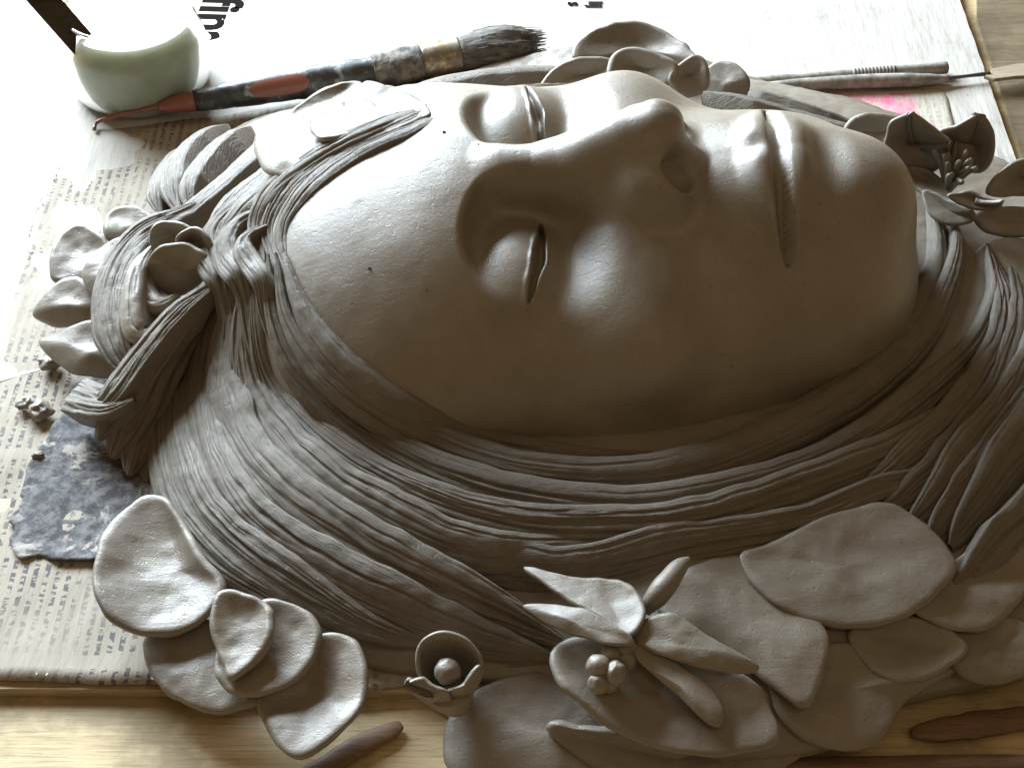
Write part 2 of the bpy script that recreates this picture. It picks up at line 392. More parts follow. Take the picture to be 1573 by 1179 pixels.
hair_near = group_part('hair', (2, -4, 1)); hair_near['label'] = 'long combed hair on the near side of the face'
NEAR = [
    ([(325, 455), (258, 565), (246, 680), (266, 780), (330, 862), (420, 922), (510, 975)], [.7, 1.1, 1.2, 1.0], dict(height=.5, big=2)),
    ([(335, 445), (283, 550), (272, 670), (302, 780), (385, 866), (475, 926), (570, 975), (660, 995)], [.9, 1.5, 1.9, 2.0, 1.6], dict(height=.55, big=3)),
    ([(350, 430), (312, 540), (312, 665), (362, 785), (470, 872), (600, 940), (735, 990), (850, 1015)], [1.0, 1.7, 2.3, 2.4, 2.0], dict(height=.6, big=4)),
    ([(368, 425), (345, 530), (352, 650), (422, 760), (545, 850), (680, 920), (800, 965), (880, 1000)], [1.1, 1.9, 2.4, 2.4, 1.4], dict(height=.65, big=4, lift=.25)),
    ([(540, 790), (660, 850), (790, 885), (920, 882), (1040, 852), (1140, 835), (1260, 812), (1400, 760), (1573, 660)], [1.2, 2.0, 1.8, 1.8, 1.6], dict(height=.45, big=3, lift=.1)),
    ([(382, 410), (372, 520), (392, 630), (475, 735), (600, 820), (740, 870), (860, 862), (960, 840)], [1.0, 1.8, 2.3, 2.2, 1.5], dict(height=.6, big=4, lift=.3)),
    ([(396, 405), (394, 510), (424, 612), (515, 708), (645, 785), (780, 828), (910, 838), (1050, 826), (1200, 788), (1350, 728), (1480, 648), (1600, 560)], [1.0, 1.6, 2.0, 2.0, 1.8], dict(height=.6, big=4, lift=.35, fine=26)),
    ([(412, 402), (420, 500), (458, 590), (545, 672), (662, 738), (800, 782), (960, 796), (1120, 776), (1270, 722), (1390, 648), (1490, 555), (1530, 465), (1515, 385)], [.8, 1.3, 1.6, 1.6, 1.5, 1.2], dict(height=.6, big=3, lift=.4)),
    ([(425, 402), (441, 500), (492, 582), (573, 645), (682, 702), (800, 737), (950, 748), (1080, 728), (1210, 676), (1330, 605), (1418, 520), (1462, 430), (1468, 370), (1440, 330)], [.8, 1.3, 1.4, 1.3, 1.0], dict(height=.65, big=2, fine=5, lift=.45)),
    ([(437, 393), (452, 450), (490, 525), (552, 590), (632, 640), (732, 682), (842, 704), (935, 706), (1010, 700)], [.6, 1.0, 1.1, .9, .5], dict(height=.5, big=1, fine=4, lift=.2, dbig=.08)),
    ([(880, 716), (1040, 712), (1180, 664), (1300, 600), (1388, 522), (1436, 430), (1440, 365), (1424, 318)], [.5, .8, .9, .8], dict(height=.55, big=1, fine=3, lift=.35)),
    ([(1522, 395), (1550, 470), (1545, 560), (1485, 660), (1385, 738), (1290, 792)], [1.8, 2.2, 2.4, 2.0], dict(height=.6, big=4, lift=.2)),
    ([(1585, 400), (1610, 530), (1560, 650), (1465, 760), (1392, 822)], [1.8, 2.6, 2.8, 2.4], dict(height=.55, big=4, lift=.2)),
    ([(1555, 400), (1580, 500), (1555, 610), (1478, 712), (1392, 782), (1330, 815)], [1.8, 2.4, 2.6, 2.2], dict(height=.55, big=5, lift=.05)),
    ([(1620, 470), (1618, 590), (1552, 705), (1462, 805), (1420, 850)], [2.0, 2.6, 2.6, 2.2], dict(height=.5, big=5, lift=.05)),
    ([(1650, 500), (1620, 640), (1545, 750), (1460, 845)], [2.2, 2.8, 2.8, 2.4], dict(height=.5, big=4, lift=.15)),
    ([(1700, 600), (1650, 740), (1570, 840), (1490, 915), (1450, 960)], [2.4, 2.8, 2.6], dict(height=.5, big=4, lift=.1)),
]
cast([p for q in NEAR for p in q[0]])
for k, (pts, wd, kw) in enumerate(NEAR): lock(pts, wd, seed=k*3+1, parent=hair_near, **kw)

hair_far = group_part('hair', (-8, 9, 1)); hair_far['label'] = 'pinned locks and swirls of hair at the crown and far side'
FAR = [
    # crown and far side
    ([(440, 405), (432, 352), (470, 290), (545, 234), (620, 200), (680, 178, 9.5), (745, 158, 8.4), (810, 142, 7.2), (900, 130, 6.4)], [.9, 1.1, 1.0, 1.0, .7], dict(height=.36, big=2, fine=8, lift=.02)),
    ([(424, 410), (410, 350), (450, 283), (528, 228), (610, 194), (670, 168, 9.3), (750, 146, 8.0), (840, 134, 6.8), (940, 132, 6.0)], [.9, 1.1, 1.0, 1.0, .7], dict(height=.42, big=3, lift=.08)),
    ([(405, 410), (390, 352), (430, 286), (508, 232), (590, 197), (655, 172, 9.2), (720, 152, 8.6)], [1.0, 1.2, 1.0, .8], dict(height=.5, big=3, lift=.2)),
    ([(590, 158, 3.6), (680, 138, 3.6), (760, 126, 3.5), (850, 122, 3.3), (930, 125, 3.2)], [1.4, 1.9, 1.9, 1.5], dict(height=1.0, big=1, fine=3, skirt=3.0)),
    ([(1080, 140, 5.2), (1150, 158, 4.8), (1220, 178, 4.4), (1300, 200, 4.2), (1380, 230, 4)], [1.0, 1.4, 1.5, 1.2], dict(height=.5, big=4, skirt=2.5)),
    ([(1110, 138, 3.2), (1180, 152, 3.0), (1250, 172, 2.8), (1330, 200, 2.6)], [1.0, 1.4, 1.4, 1.0], dict(height=.4, big=3, skirt=2.0)),
    # swirl at the parting
    ([(400, 296, 6.9), (355, 320, 6.2), (324, 358, 5.5), (320, 396, 5.3), (338, 428, 5.3), (352, 480), (362, 550), (392, 630)], [.8, 1.1, 1.2, 1.1, 1.0, .7], dict(height=.45, big=5, dbig=.08, skirt=1.6)),
    ([(404, 320, 7.1), (368, 338, 6.6), (346, 368, 6.2), (346, 398, 6.0), (366, 424, 6.1), (382, 470), (392, 540), (420, 610)], [.6, .9, 1.0, .9, .8, .6], dict(height=.42, big=4, dbig=.07, skirt=1.4)),
    ([(410, 345, 7.2), (382, 358, 6.9), (370, 380, 6.7), (382, 402, 6.6), (402, 432, 6.6), (410, 480), (424, 545)], [.5, .7, .8, .7, .5], dict(height=.42, big=3, dbig=.06, skirt=1.2)),
    # locks drawn back to the upper left
    ([(200, 400, 3.2), (265, 345, 3.8), (335, 290, 4.4), (395, 235, 4.4), (440, 190, 4.0), (480, 165, 3.5)], [1.0, 1.6, 1.8, 1.4], dict(height=.6, big=5, skirt=2.5)),
    ([(320, 345, 5.2), (365, 300, 5.4), (415, 262, 5.4), (460, 225, 5.0)], [.9, 1.3, 1.3, .8], dict(height=.5, big=4, skirt=2.5)),
    ([(335, 360, 6.0), (380, 312, 6.6), (430, 272, 6.8), (490, 232, 6.6)], [.9, 1.2, 1.2, .8], dict(height=.5, big=3, skirt=2.0)),
    ([(275, 330, 2.6), (263, 285, 2.6), (272, 245, 2.4), (305, 212, 2.0), (350, 192, 1.6)], [.7, 1.2, 1.4, 1.2], dict(height=.5, big=4, skirt=2.2)),
    ([(292, 328, 3.0), (290, 285, 3.2), (310, 248, 3.0), (345, 215, 2.6), (385, 195, 2.2)], [.7, 1.3, 1.5, 1.2], dict(height=.5, big=5, skirt=2.4)),
    ([(248, 332, 1.6), (238, 292, 1.8), (256, 250, 1.6), (290, 222, 1.2)], [.6, .9, .9, .6], dict(height=.4, big=2, skirt=1.6)),
    # band that crosses the rose
    ([(330, 305, 4.6), (270, 335, 4.4), (212, 368, 4.0), (177, 425, 3.6), (170, 490, 3.2), (186, 548, 2.8), (222, 590, 2.2)], [.9, 1.3, 1.5, 1.4, .9], dict(height=.5, big=4, skirt=1.2, normal=(-.35, -.45, .8))),
    # the flaring lock at the left
    ([(338, 428, 5.0), (272, 478, 4.3), (215, 545, 3.3), (170, 605, 2.4), (128, 640, 1.6)], [.7, 1.0, 1.2, 1.2], dict(height=.45, big=4, fine=20, skirt=1.2)),
    ([(340, 432, 4.7), (280, 486, 4.0), (226, 556, 3.0), (184, 624, 2.0), (150, 676, 1.2)], [.7, 1.0, 1.3, 1.4], dict(height=.4, big=4, fine=20, skirt=1.2, normal=(.1, -.5, .85))),
    ([(340, 438, 4.3), (284, 498, 3.5), (236, 570, 2.5), (200, 646, 1.5), (172, 704, .8)], [.7, 1.0, 1.3, 1.5], dict(height=.4, big=4, fine=20, skirt=1.0, normal=(.15, -.65, .75))),
    ([(338, 446, 3.8), (286, 514, 2.9), (244, 590, 1.9), (216, 664, 1.0), (198, 730, .5)], [.7, 1.0, 1.3, 1.5], dict(height=.35, big=4, fine=20, skirt=.8, normal=(.2, -.7, .7))),
    ([(334, 456, 3.2), (286, 532, 2.2), (252, 610, 1.3), (234, 680, .6), (226, 742, .2)], [.7, 1.0, 1.2, 1.3], dict(height=.35, big=4, fine=20, skirt=.6, normal=(.2, -.7, .7))),
    ([(205, 612, 2.6), (160, 618, 2.1), (108, 604, 1.4)], [.7, 1.2, 1.4], dict(height=.4, big=5, skirt=1.2, taper=(.3, .08), normal=(-.1, -.2, .95))),
]
cast([p for q in FAR for p in q[0]])
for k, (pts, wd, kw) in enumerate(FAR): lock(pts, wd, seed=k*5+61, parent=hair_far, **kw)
# ---- flowers and leaves modelled in the same clay
def leaf(pts, c, thick=.22, cup=1.7, name='petal', parent=None, seed=0, na=72, nr=14, wob=.07, mat=None, clamp=False, flat=.62):
    """a thick clay petal: outline through pts (px, py, height), dished or domed towards the middle c"""
    if clamp: cast([p[:2] for p in list(pts)+[c]])
    O = spline(lay(pts, .3, clamp), na, True); C = lay([c], .3, clamp)[0]
    zm = O[:, 2].mean(); C[2] = zm+(C[2]-zm)*flat; O[:, 2] = zm+(O[:, 2]-zm)*(.5+.5*flat)
    rho = np.linspace(0, 1, nr)
    P = C+(O-C)[None]*rho[:, None, None]
    P[..., 2] = C[2]+(O[:, 2]-C[2])[None]*(rho**cup)[:, None]
    P = P+np.array([0, 0, 1])*(wob*noise(P, .9, seed+5)+.4*wob*noise(P, 2.4, seed+6))[..., None]
    Fn = np.zeros_like(P)
    du = np.roll(P, -1, 1)-np.roll(P, 1, 1); dv = np.gradient(P, axis=0); Fn = nrm(np.cross(dv, du)); Fn[0] = nrm(Fn[1].mean(0)[None])
    if Fn[1:, :, 2].mean() < 0: Fn = -Fn
    out = nrm(P[-1]-P[-2]); t = thick*1.15*(1+.35*noise(P[-1], .9, seed+21))[:, None]
    e = P[-1]+(.05*noise(P[-1], 1.6, seed+9))[:, None]*out
    top = P.copy(); top[-1] = e-out*t*.12-Fn[-1]*t*.04
    r1 = e+out*t*.22-Fn[-1]*t*.28; r2 = e+out*t*.2-Fn[-1]*t*.7; r3 = e-out*t*.1-Fn[-1]*t
    bot = (P-Fn*t[None])[::-1][1:]
    V = np.concatenate([top, [r1, r2, r3], bot], 0); n = len(V)
    return part(name, V.reshape(-1, 3), grid_faces(n, na, True), mat, parent)
def ball(p, r, name, parent, sq=(1, 1, 1), seed=0, ns=20):
    th = np.linspace(0.02, math.pi-.02, ns); ph = np.linspace(0, 2*math.pi, ns*2, endpoint=False)
    D = np.stack([np.sin(th)[:, None]*np.cos(ph), np.sin(th)[:, None]*np.sin(ph), np.repeat(np.cos(th)[:, None], ns*2, 1)], -1)
    V = np.asarray(p)+D*r*np.array(sq)*(1+.08*noise(D*2+seed, 1.0, seed))[..., None]
    return part(name, V.reshape(-1, 3), grid_faces(ns, ns*2, True), None, parent)
def rod(pts, rad, name, parent, mat=None, n=24, m=12, seed=0, wob=.06, fn=None):
    """a round bar through world points with radii"""
    S = spline(np.column_stack([np.asarray(pts, float), np.interp(np.linspace(0, 1, len(pts)), np.linspace(0, 1, len(rad)), rad)]), n)
    C, r = S[:, :3], S[:, 3]; T = nrm(np.gradient(C, axis=0)); up = np.array([0, 0, 1.0]) if abs(T[:, 2]).max() < .9 else np.array([0, 1.0, 0.1])
    B = nrm(np.cross(T, up)); N = np.cross(B, T); a = np.linspace(0, 2*math.pi, m, endpoint=False)
    R_ = B[:, None]*np.cos(a)[None, :, None]+N[:, None]*np.sin(a)[None, :, None]
    V = C[:, None]+R_*r[:, None, None]; V = V+R_*(wob*r[:, None]*noise(V, 2.0, seed))[..., None]
    V = np.concatenate([[np.repeat(C[:1], m, 0)-T[0]*r[0]*.25, C[0]-T[0]*r[0]*.2+R_[0]*r[0]*.6], V, [C[-1]+T[-1]*r[-1]*.2+R_[-1]*r[-1]*.6, np.repeat(C[-1:], m, 0)+T[-1]*r[-1]*.25]], 0)
    f = grid_faces(len(V), m, True)
    if fn: return fn(V.reshape(-1, 3), f)
    return part(name, V.reshape(-1, 3), f, mat, parent)
DARK_SPECK = NT('dark_speck').out((.03, .028, .025), .7)
def flower(name, px, py, z, label):
    o = group_part(name, at(px, py, z)); o['label'] = label; return o

# round-petalled flower, lower left
f = flower('flower', 340, 980, .5, 'round petalled clay flower at the lower left below the hair')
leaf([(222, 985, .9), (232, 1032, .8), (262, 1066, .7), (312, 1090, .7), (362, 1086, .8), (405, 1062, 1.0), (385, 1000, 1.3), (320, 950, 1.4), (250, 958, 1.2)], (310, 1025, 1.0), .3, seed=1, parent=f)
leaf([(190, 788, 2.3), (236, 756, 2.5), (268, 790, 2.4), (302, 855, 2.2), (338, 900, 2.1), (302, 956, 1.7), (236, 974, 1.6), (172, 947, 2.0), (145, 890, 2.4), (156, 830, 2.5)], (275, 885, 1.35), .3, 1.9, seed=2, parent=f)
leaf([(490, 972, 1.9), (540, 983, 1.9), (558, 1030, 1.8), (546, 1090, 1.5), (500, 1136, 1.2), (452, 1160, 1.0), (420, 1132, .9), (400, 1078, 1.0), (432, 1040, 1.5), (470, 1000, 1.8)], (470, 1075, .75), .3, 1.8, seed=3, parent=f)
leaf([(415, 918, 2.4), (468, 938, 2.3), (487, 975, 2.2), (462, 1030, 1.8), (412, 1062, 1.5), (362, 1062, 1.5), (332, 1035, 1.6), (340, 985, 1.9), (375, 940, 2.2)], (410, 995, 1.5), .28, 1.8, seed=4, parent=f)
leaf([(338, 908, 2.7), (378, 912, 2.7), (408, 930, 2.6), (412, 965, 2.5), (394, 1006, 2.2), (356, 1040, 2.0), (342, 1008, 2.1), (328, 962, 2.4)], (375, 965, 2.0), .28, 1.8, seed=5, parent=f)

# rose bud with a ball at its heart
f = flower('rose_bud', 686, 1035, .9, 'small cup shaped rose bud holding a clay ball')
leaf([(644, 1012, 2.3), (652, 985, 2.7), (682, 975, 2.9), (716, 985, 2.8), (738, 1015, 2.4), (728, 1050, 1.7), (690, 1066, 1.3), (655, 1050, 1.6)], (690, 1036, .9), .16, 2.2, 'petal', f, seed=201, flat=1.0, wob=.04)
leaf([(625, 1047, 2.2), (625, 1047, 2.2), (652, 1040, 2.3), (668, 1052, 2.2), (688, 1062, 2.0), (694, 1088, .8), (672, 1084, .7), (645, 1066, 1.3)], (668, 1064, 2.0), .16, 1.6, 'petal', f, seed=202, flat=1.0, wob=.04)
leaf([(684, 1062, 2.0), (714, 1050, 2.3), (739, 1026, 2.5), (732, 1060, 1.6), (708, 1086, .8), (690, 1088, .8)], (712, 1066, 2.0), .16, 1.6, 'petal', f, seed=203, flat=1.0, wob=.04)
ball(at(688, 1031, 2.1), .46, 'seed_ball', f, seed=3)
rod([at(694, 1062, 1.3), at(700, 1078, .9), at(706, 1092, .5)], [.8, .62, .3], 'hip', f, seed=4)

# the big leaves at the lower right
LEAVES = [
    ([(1190, 1000, .9), (1290, 985, 1.0), (1400, 1010, 1.0), (1470, 1030, .9), (1420, 1062, .6), (1385, 1085, .6), (1350, 1140, .5), (1280, 1150, .5), (1200, 1100, .7)], (1300, 1060, 1.0)),
    ([(1500, 880, 2.2), (1573, 830, 2.4), (1680, 850, 2.2), (1690, 950, 1.4), (1620, 1020, 1.0), (1540, 1000, 1.2), (1490, 950, 1.8)], (1580, 920, 2.1)),
    ([(1440, 960, 1.8), (1520, 940, 2.2), (1600, 965, 2.0), (1620, 1010, 1.4), (1560, 1045, 1.1), (1480, 1040, 1.2)], (1520, 995, 1.7)),
    ([(1305, 972, 2.0), (1340, 948, 2.4), (1410, 945, 2.5), (1484, 990, 2.0), (1445, 1030, 1.6), (1390, 1048, 1.4), (1340, 1028, 1.6)], (1395, 995, 1.7)),
    ([(1405, 930, 2.7), (1450, 870, 3.0), (1520, 835, 3.0), (1573, 842, 2.8), (1580, 900, 2.4), (1535, 955, 2.1), (1470, 968, 2.2)], (1490, 910, 2.5)),
    ([(1010, 930, 2.7), (1050, 875, 3.0), (1130, 850, 3.1), (1200, 880, 3.0), (1262, 955, 2.7), (1270, 1012, 2.4), (1236, 1088, 1.9), (1182, 1052, 2.1), (1110, 1000, 2.4)], (1160, 955, 2.35)),
    ([(1140, 852, 3.2), (1190, 830, 3.4), (1290, 782, 3.6), (1370, 772, 3.7), (1420, 800, 3.6), (1467, 858, 3.3), (1440, 908, 2.9), (1382, 950, 2.6), (1292, 963, 2.5), (1212, 940, 2.7), (1164, 900, 3.0)], (1300, 870, 3.05)),
]
cast([p[:2] for q in LEAVES for p in q[0]+[q[1]]])
for k, (pts, c) in enumerate(LEAVES): leaf(pts, c, .24, 1.6, 'leaf', seed=30+k, clamp=True)

leaf([(688, 1108, -.1), (750, 1050, .5), (860, 1030, .9), (980, 1090, .8), (1040, 1165, .1), (980, 1225, -.5), (820, 1235, -.6), (700, 1190, -.5)], (850, 1125, .25), .3, 1.2, 'leaf', seed=45, flat=1.0)
leaf([(840, 1120, .6), (930, 1125, .9), (1080, 1145, .9), (1200, 1120, .8), (1230, 1160, .2), (1130, 1210, -.4), (980, 1215, -.4)], (1040, 1165, .4), .3, 1.2, 'leaf', seed=46, flat=1.0)
# lily-like flower with berries, lying on its own large leaf
f = flower('lily', 965, 985, 2.8, 'lily with narrow petals, a bud and a cluster of berries on a broad leaf')
leaf([(850, 1000, 2.9), (885, 976, 3.0), (960, 985, 3.0), (1060, 1012, 2.9), (1150, 1040, 2.8), (1176, 1078, 2.5), (1192, 1140, 2.1), (1120, 1158, 1.9), (1050, 1158, 1.9), (962, 1126, 2.1), (892, 1076, 2.5), (860, 1040, 2.8)], (1010, 1070, 2.2), .3, 1.7, 'leaf', f, seed=50, clamp=True)
leaf([(806, 872, 3.2), (845, 902, 3.4), (890, 930, 3.6), (940, 962, 3.8), (968, 972, 3.9), (988, 940, 4.1), (978, 908, 4.0), (940, 890, 3.8), (870, 884, 3.5)], (935, 925, 3.6), .2, 1.6, 'petal', f, seed=51)
leaf([(803, 930, 3.4), (850, 926, 3.7), (905, 936, 4.0), (952, 962, 4.1), (974, 986, 3.9), (930, 988, 3.8), (880, 974, 3.6), (832, 954, 3.4)], (890, 955, 4.0), .2, 1.6, 'petal', f, seed=52)
leaf([(972, 970, 3.6), (998, 946, 3.9), (1038, 941, 3.9), (1082, 972, 3.6), (1140, 1004, 3.3), (1164, 1024, 3.0), (1150, 1036, 2.9), (1100, 1030, 3.2), (1040, 1012, 3.5), (990, 992, 3.6)], (1060, 990, 3.8), .2, 1.6, 'petal', f, seed=53)
leaf([(972, 984, 3.5), (1010, 1000, 3.4), (1060, 1030, 3.2), (1096, 1060, 2.9), (1113, 1095, 2.6), (1106, 1116, 2.5), (1080, 1108, 2.6), (1040, 1068, 2.8), (1000, 1032, 3.1), (978, 1010, 3.3)], (1045, 1050, 3.2), .2, 1.6, 'petal', f, seed=54)
rod([at(990, 938, 3.2), at(1015, 908, 3.7), at(1042, 872, 3.8), at(1058, 858, 3.7)], [.22, .42, .3, .1], 'bud', f, seed=55)
rod([at(968, 985, 3.3), at(950, 1000, 3.2)], [.4, .45], 'calyx', f, seed=55)
for k, (a, b, z, r) in enumerate([(938, 1006, 3.2, .38), (920, 1024, 3.2, .42), (946, 1034, 3.15, .42), (921, 1048, 2.9, .38), (936, 1045, 2.8, .4), (960, 1014, 3.0, .4)]):
    ball(at(a, b, z), r, 'berry', f, (1, 1, 1.1), seed=60+k)

# star flower with stamens beyond the chin
f = flower('star_flower', 1455, 285, 2.6, 'dark open star flower with finger-like stamens beyond the chin')
leaf([(1298, 200, 5.2), (1318, 180, 5.8), (1360, 176, 6.0), (1392, 188, 5.8), (1380, 235, 4.8), (1335, 232, 4.6), (1305, 218, 4.8)], (1345, 205, 5.1), .25, seed=70, parent=f)
leaf([(1372, 182, 7.2), (1402, 170, 7.6), (1402, 170, 7.6), (1456, 214, 6.6), (1456, 214, 6.6), (1448, 248, 5.4), (1425, 272, 4.4), (1392, 268, 4.4), (1362, 244, 5.2), (1366, 205, 6.4)], (1408, 228, 5.2), .25, seed=71, parent=f)
leaf([(1442, 208, 6.4), (1475, 190, 7.2), (1506, 170, 7.9), (1506, 170, 7.9), (1524, 200, 7.2), (1521, 240, 6.0), (1502, 272, 4.8), (1468, 262, 4.8)], (1490, 228, 5.6), .25, seed=72, parent=f)
leaf([(1395, 256, 5.0), (1420, 258, 5.0), (1450, 285, 4.6), (1462, 304, 4.6), (1430, 302, 4.4), (1405, 280, 4.6)], (1430, 280, 4.4), .2, seed=73, parent=f)
leaf([(1418, 292, 4.6), (1450, 302, 4.8), (1488, 322, 4.9), (1492, 340, 4.3), (1452, 346, 3.9), (1426, 326, 4.1)], (1455, 322, 4.3), .2, seed=74, parent=f)
leaf([(1455, 302, 5.3), (1492, 297, 5.6), (1540, 308, 5.8), (1540, 308, 5.8), (1530, 322, 5.3), (1490, 322, 5.0)], (1495, 310, 5.2), .2, seed=75, parent=f)
leaf([(1520, 300, 4.6), (1535, 268, 5.4), (1573, 246, 5.8), (1625, 250, 5.6), (1610, 295, 4.6), (1560, 305, 4.2)], (1568, 280, 4.5), .25, seed=76, parent=f)
leaf([(1500, 330, 4.0), (1545, 318, 4.4), (1600, 322, 4.4), (1630, 350, 3.8), (1573, 366, 3.4), (1520, 360, 3.4)], (1560, 342, 3.8), .25, seed=77, parent=f)
leaf([(1498, 388, 3.2), (1560, 362, 3.6), (1640, 390, 3.4), (1640, 450, 2.6), (1590, 488, 2.4), (1545, 488, 2.5), (1512, 462, 2.7)], (1570, 430, 3.2), .3, name='leaf', seed=78, parent=f)
sc0 = at(1458, 285, 4.5); rs = np.random.default_rng(3)
for k in range(17):
    a = rs.uniform(0, 2*math.pi); q = rs.uniform(.3, 1.25); l_ = rs.uniform(1.3, 2.1)
    tip = sc0+np.array([math.cos(a)*q*1.15, math.sin(a)*q*1.15, l_*.85]); mid = sc0+np.array([math.cos(a)*q*.55, math.sin(a)*q*.55, l_*.5])
    rod([sc0+[0, 0, -.2], mid, tip], [.2, .19, .1], 'stamen', f, n=10, m=8, seed=80+k)

# flower behind the nose
f = flower('flower', 985, 110, .8, 'flower with broad curled petals behind the nose')
leaf([(884, 88, 4.4), (890, 60, 4.8), (920, 40, 5.0), (965, 30, 5.0), (1010, 40, 4.9), (1050, 65, 4.7), (1078, 95, 4.4), (1080, 128, 3.4), (1010, 118, 3.2), (930, 105, 3.6)], (985, 75, 3.9), .28, seed=100, parent=f)
leaf([(832, 140, 4.2), (848, 108, 4.8), (885, 92, 5.0), (940, 90, 5.0), (955, 112, 4.6), (935, 140, 4.0), (880, 150, 3.8)], (895, 118, 4.2), .25, seed=101, parent=f)
leaf([(938, 118, 5.2), (944, 86, 5.8), (968, 74, 6.0), (1008, 84, 5.9), (1036, 102, 5.6), (1015, 135, 4.8), (960, 142, 4.6)], (985, 108, 5.0), .25, seed=102, parent=f)
leaf([(1030, 122, 5.2), (1048, 98, 5.6), (1072, 84, 5.8), (1086, 105, 5.4), (1084, 138, 4.6), (1050, 150, 4.4)], (1058, 118, 4.9), .25, seed=103, parent=f)
leaf([(1080, 112, 4.4), (1098, 94, 4.7), (1126, 96, 4.8), (1148, 118, 4.5), (1146, 148, 3.7), (1112, 160, 3.4), (1086, 145, 3.6)], (1114, 125, 4.3), .25, seed=104, parent=f)

# flower beyond the brow, upper left
f = flower('flower', 520, 190, 1.5, 'flower with rounded petals tucked beside the hair above the forehead')
leaf([(442, 184, 8.0), (470, 152, 8.4), (512, 130, 8.6), (552, 124, 8.6), (560, 158, 8.4), (505, 178, 8.4), (470, 200, 8.2)], (505, 158, 8.2), .25, seed=110, parent=f, clamp=True)
leaf([(552, 150, 9.2), (562, 124, 9.5), (602, 134, 9.5), (642, 152, 9.3), (660, 172, 9.6), (612, 184, 9.8), (572, 184, 9.4)], (605, 162, 9.3), .25, seed=111, parent=f, clamp=True)
leaf([(390, 228, 7.6), (400, 196, 7.8), (432, 180, 8.0), (490, 184, 8.4), (520, 215, 9.0), (500, 246, 9.0), (445, 270, 8.2), (408, 264, 7.8)], (450, 222, 8.8), .28, seed=112, parent=f, clamp=True)
leaf([(478, 194, 9.0), (486, 166, 9.2), (516, 151, 9.3), (560, 152, 9.4), (588, 176, 9.5), (568, 194, 9.6), (524, 206, 9.6), (490, 208, 9.4)], (530, 180, 9.2), .25, seed=113, parent=f, clamp=True)

# rose with rolled petals, far left
f = flower('rose', 190, 470, .4, 'large rose with rolled petals at the far left, a band of hair across it')
leaf([(78, 425, 1.6), (84, 378, 2.1), (110, 345, 2.5), (134, 346, 2.6), (165, 376, 2.4), (160, 415, 2.0), (115, 432, 1.6)], (122, 390, 1.9), .28, seed=120, parent=f)
leaf([(158, 352, 2.4), (172, 320, 2.8), (205, 316, 2.8), (236, 336, 2.6), (222, 360, 2.2), (175, 374, 2.0)], (196, 344, 2.5), .25, seed=121, parent=f)
leaf([(50, 486, 1.3), (74, 444, 2.2), (108, 420, 2.8), (134, 436, 2.8), (168, 464, 2.4), (140, 495, 1.7), (85, 504, 1.2)], (112, 460, 2.5), .28, seed=122, parent=f)
leaf([(60, 528, 1.0), (90, 510, 1.6), (142, 488, 2.4), (196, 510, 2.6), (212, 545, 2.0), (182, 576, 1.2), (122, 580, .8), (82, 556, .8)], (140, 535, 2.0), .28, seed=123, parent=f)
leaf([(126, 425, 2.9), (140, 390, 3.4), (196, 355, 3.8), (240, 345, 3.8), (200, 390, 3.4), (175, 440, 3.0), (146, 458, 2.6)], (165, 405, 3.5), .28, 2.2, seed=124, parent=f)
for pts, wd, k in (([(240, 372, 4.6), (212, 412, 4.4), (202, 465, 4.0), (206, 508, 3.6), (228, 516, 3.5), (246, 492, 3.6)], [.5, .8, .9, .8, .5], 1),
                   ([(236, 392, 4.2), (224, 425, 4.0), (224, 455, 3.8), (245, 468, 3.8), (275, 452, 4.0)], [.4, .7, .8, .5], 2),
                   ([(190, 545, 2.8), (215, 575, 2.4), (250, 575, 2.4)], [.5, .7, .5], 3)):
    lock(pts, wd, height=.45, seed=200+k, big=0, fine=2, skirt=1.6, name='rolled_petal', parent=f, normal=(-.4, -.2, .9))
leaf([(236, 352, 5.4), (252, 341, 5.6), (278, 346, 5.6), (302, 362, 5.4), (296, 392, 4.6), (250, 395, 4.4), (234, 376, 4.8)], (266, 368, 4.6), .2, seed=125, parent=f)
leaf([(272, 366, 5.8), (296, 350, 6.2), (316, 366, 6.0), (318, 395, 5.2), (285, 395, 5.0)], (298, 375, 5.2), .2, seed=126, parent=f)
leaf([(230, 394, 5.2), (246, 372, 5.8), (286, 370, 6.0), (316, 396, 5.6), (308, 440, 4.0), (272, 464, 3.2), (238, 446, 3.6), (227, 416, 4.4)], (270, 412, 4.9), .22, seed=127, parent=f)
for k, (a, b) in enumerate([(682, 203), (567, 412), (655, 445), (735, 222)]):
    cast([(a, b)]); ball(CAST[(a, b)]+[0, 0, .02], (.055, .05, .03, .03)[k], 'clay_speck', None, (1.4, 1, .7), seed=140+k, ns=8).data.materials[0] = DARK_SPECK
gl_ = [(832, 707), (842, 708), (855, 708), (960, 709), (972, 708), (985, 707), (1158, 676), (1168, 671), (1176, 668), (1184, 664), (1193, 660), (1204, 654), (1214, 650)]
cast(gl_); GV = []; GF = []
for k, q in enumerate(gl_):
    th = np.linspace(.05, math.pi-.05, 7); pp = np.linspace(0, 2*math.pi, 12, endpoint=False)
    D = np.stack([np.sin(th)[:, None]*np.cos(pp), np.sin(th)[:, None]*np.sin(pp), np.repeat(np.cos(th)[:, None], 12, 1)], -1)
    GF.append(grid_faces(7, 12, True, len(GV)*84)); GV.append((CAST[q]+.62*nrm((CAM-CAST[q])[None])[0]+D*(.05+.03*(k % 3))*[1.4, 1, .8]).reshape(-1, 3))
part('glint_beads', np.concatenate(GV), np.concatenate(GF), NT('glint_bead').out((.5, .45, .38), .05, None, Specular_IOR_Level=1.0))['kind'] = 'stuff'  # pale glossy beads added to make the wet glints on the hair roll
tag(relief, 'grey clay relief of a woman\'s sleeping face with long hair and flowers', 'sculpture')
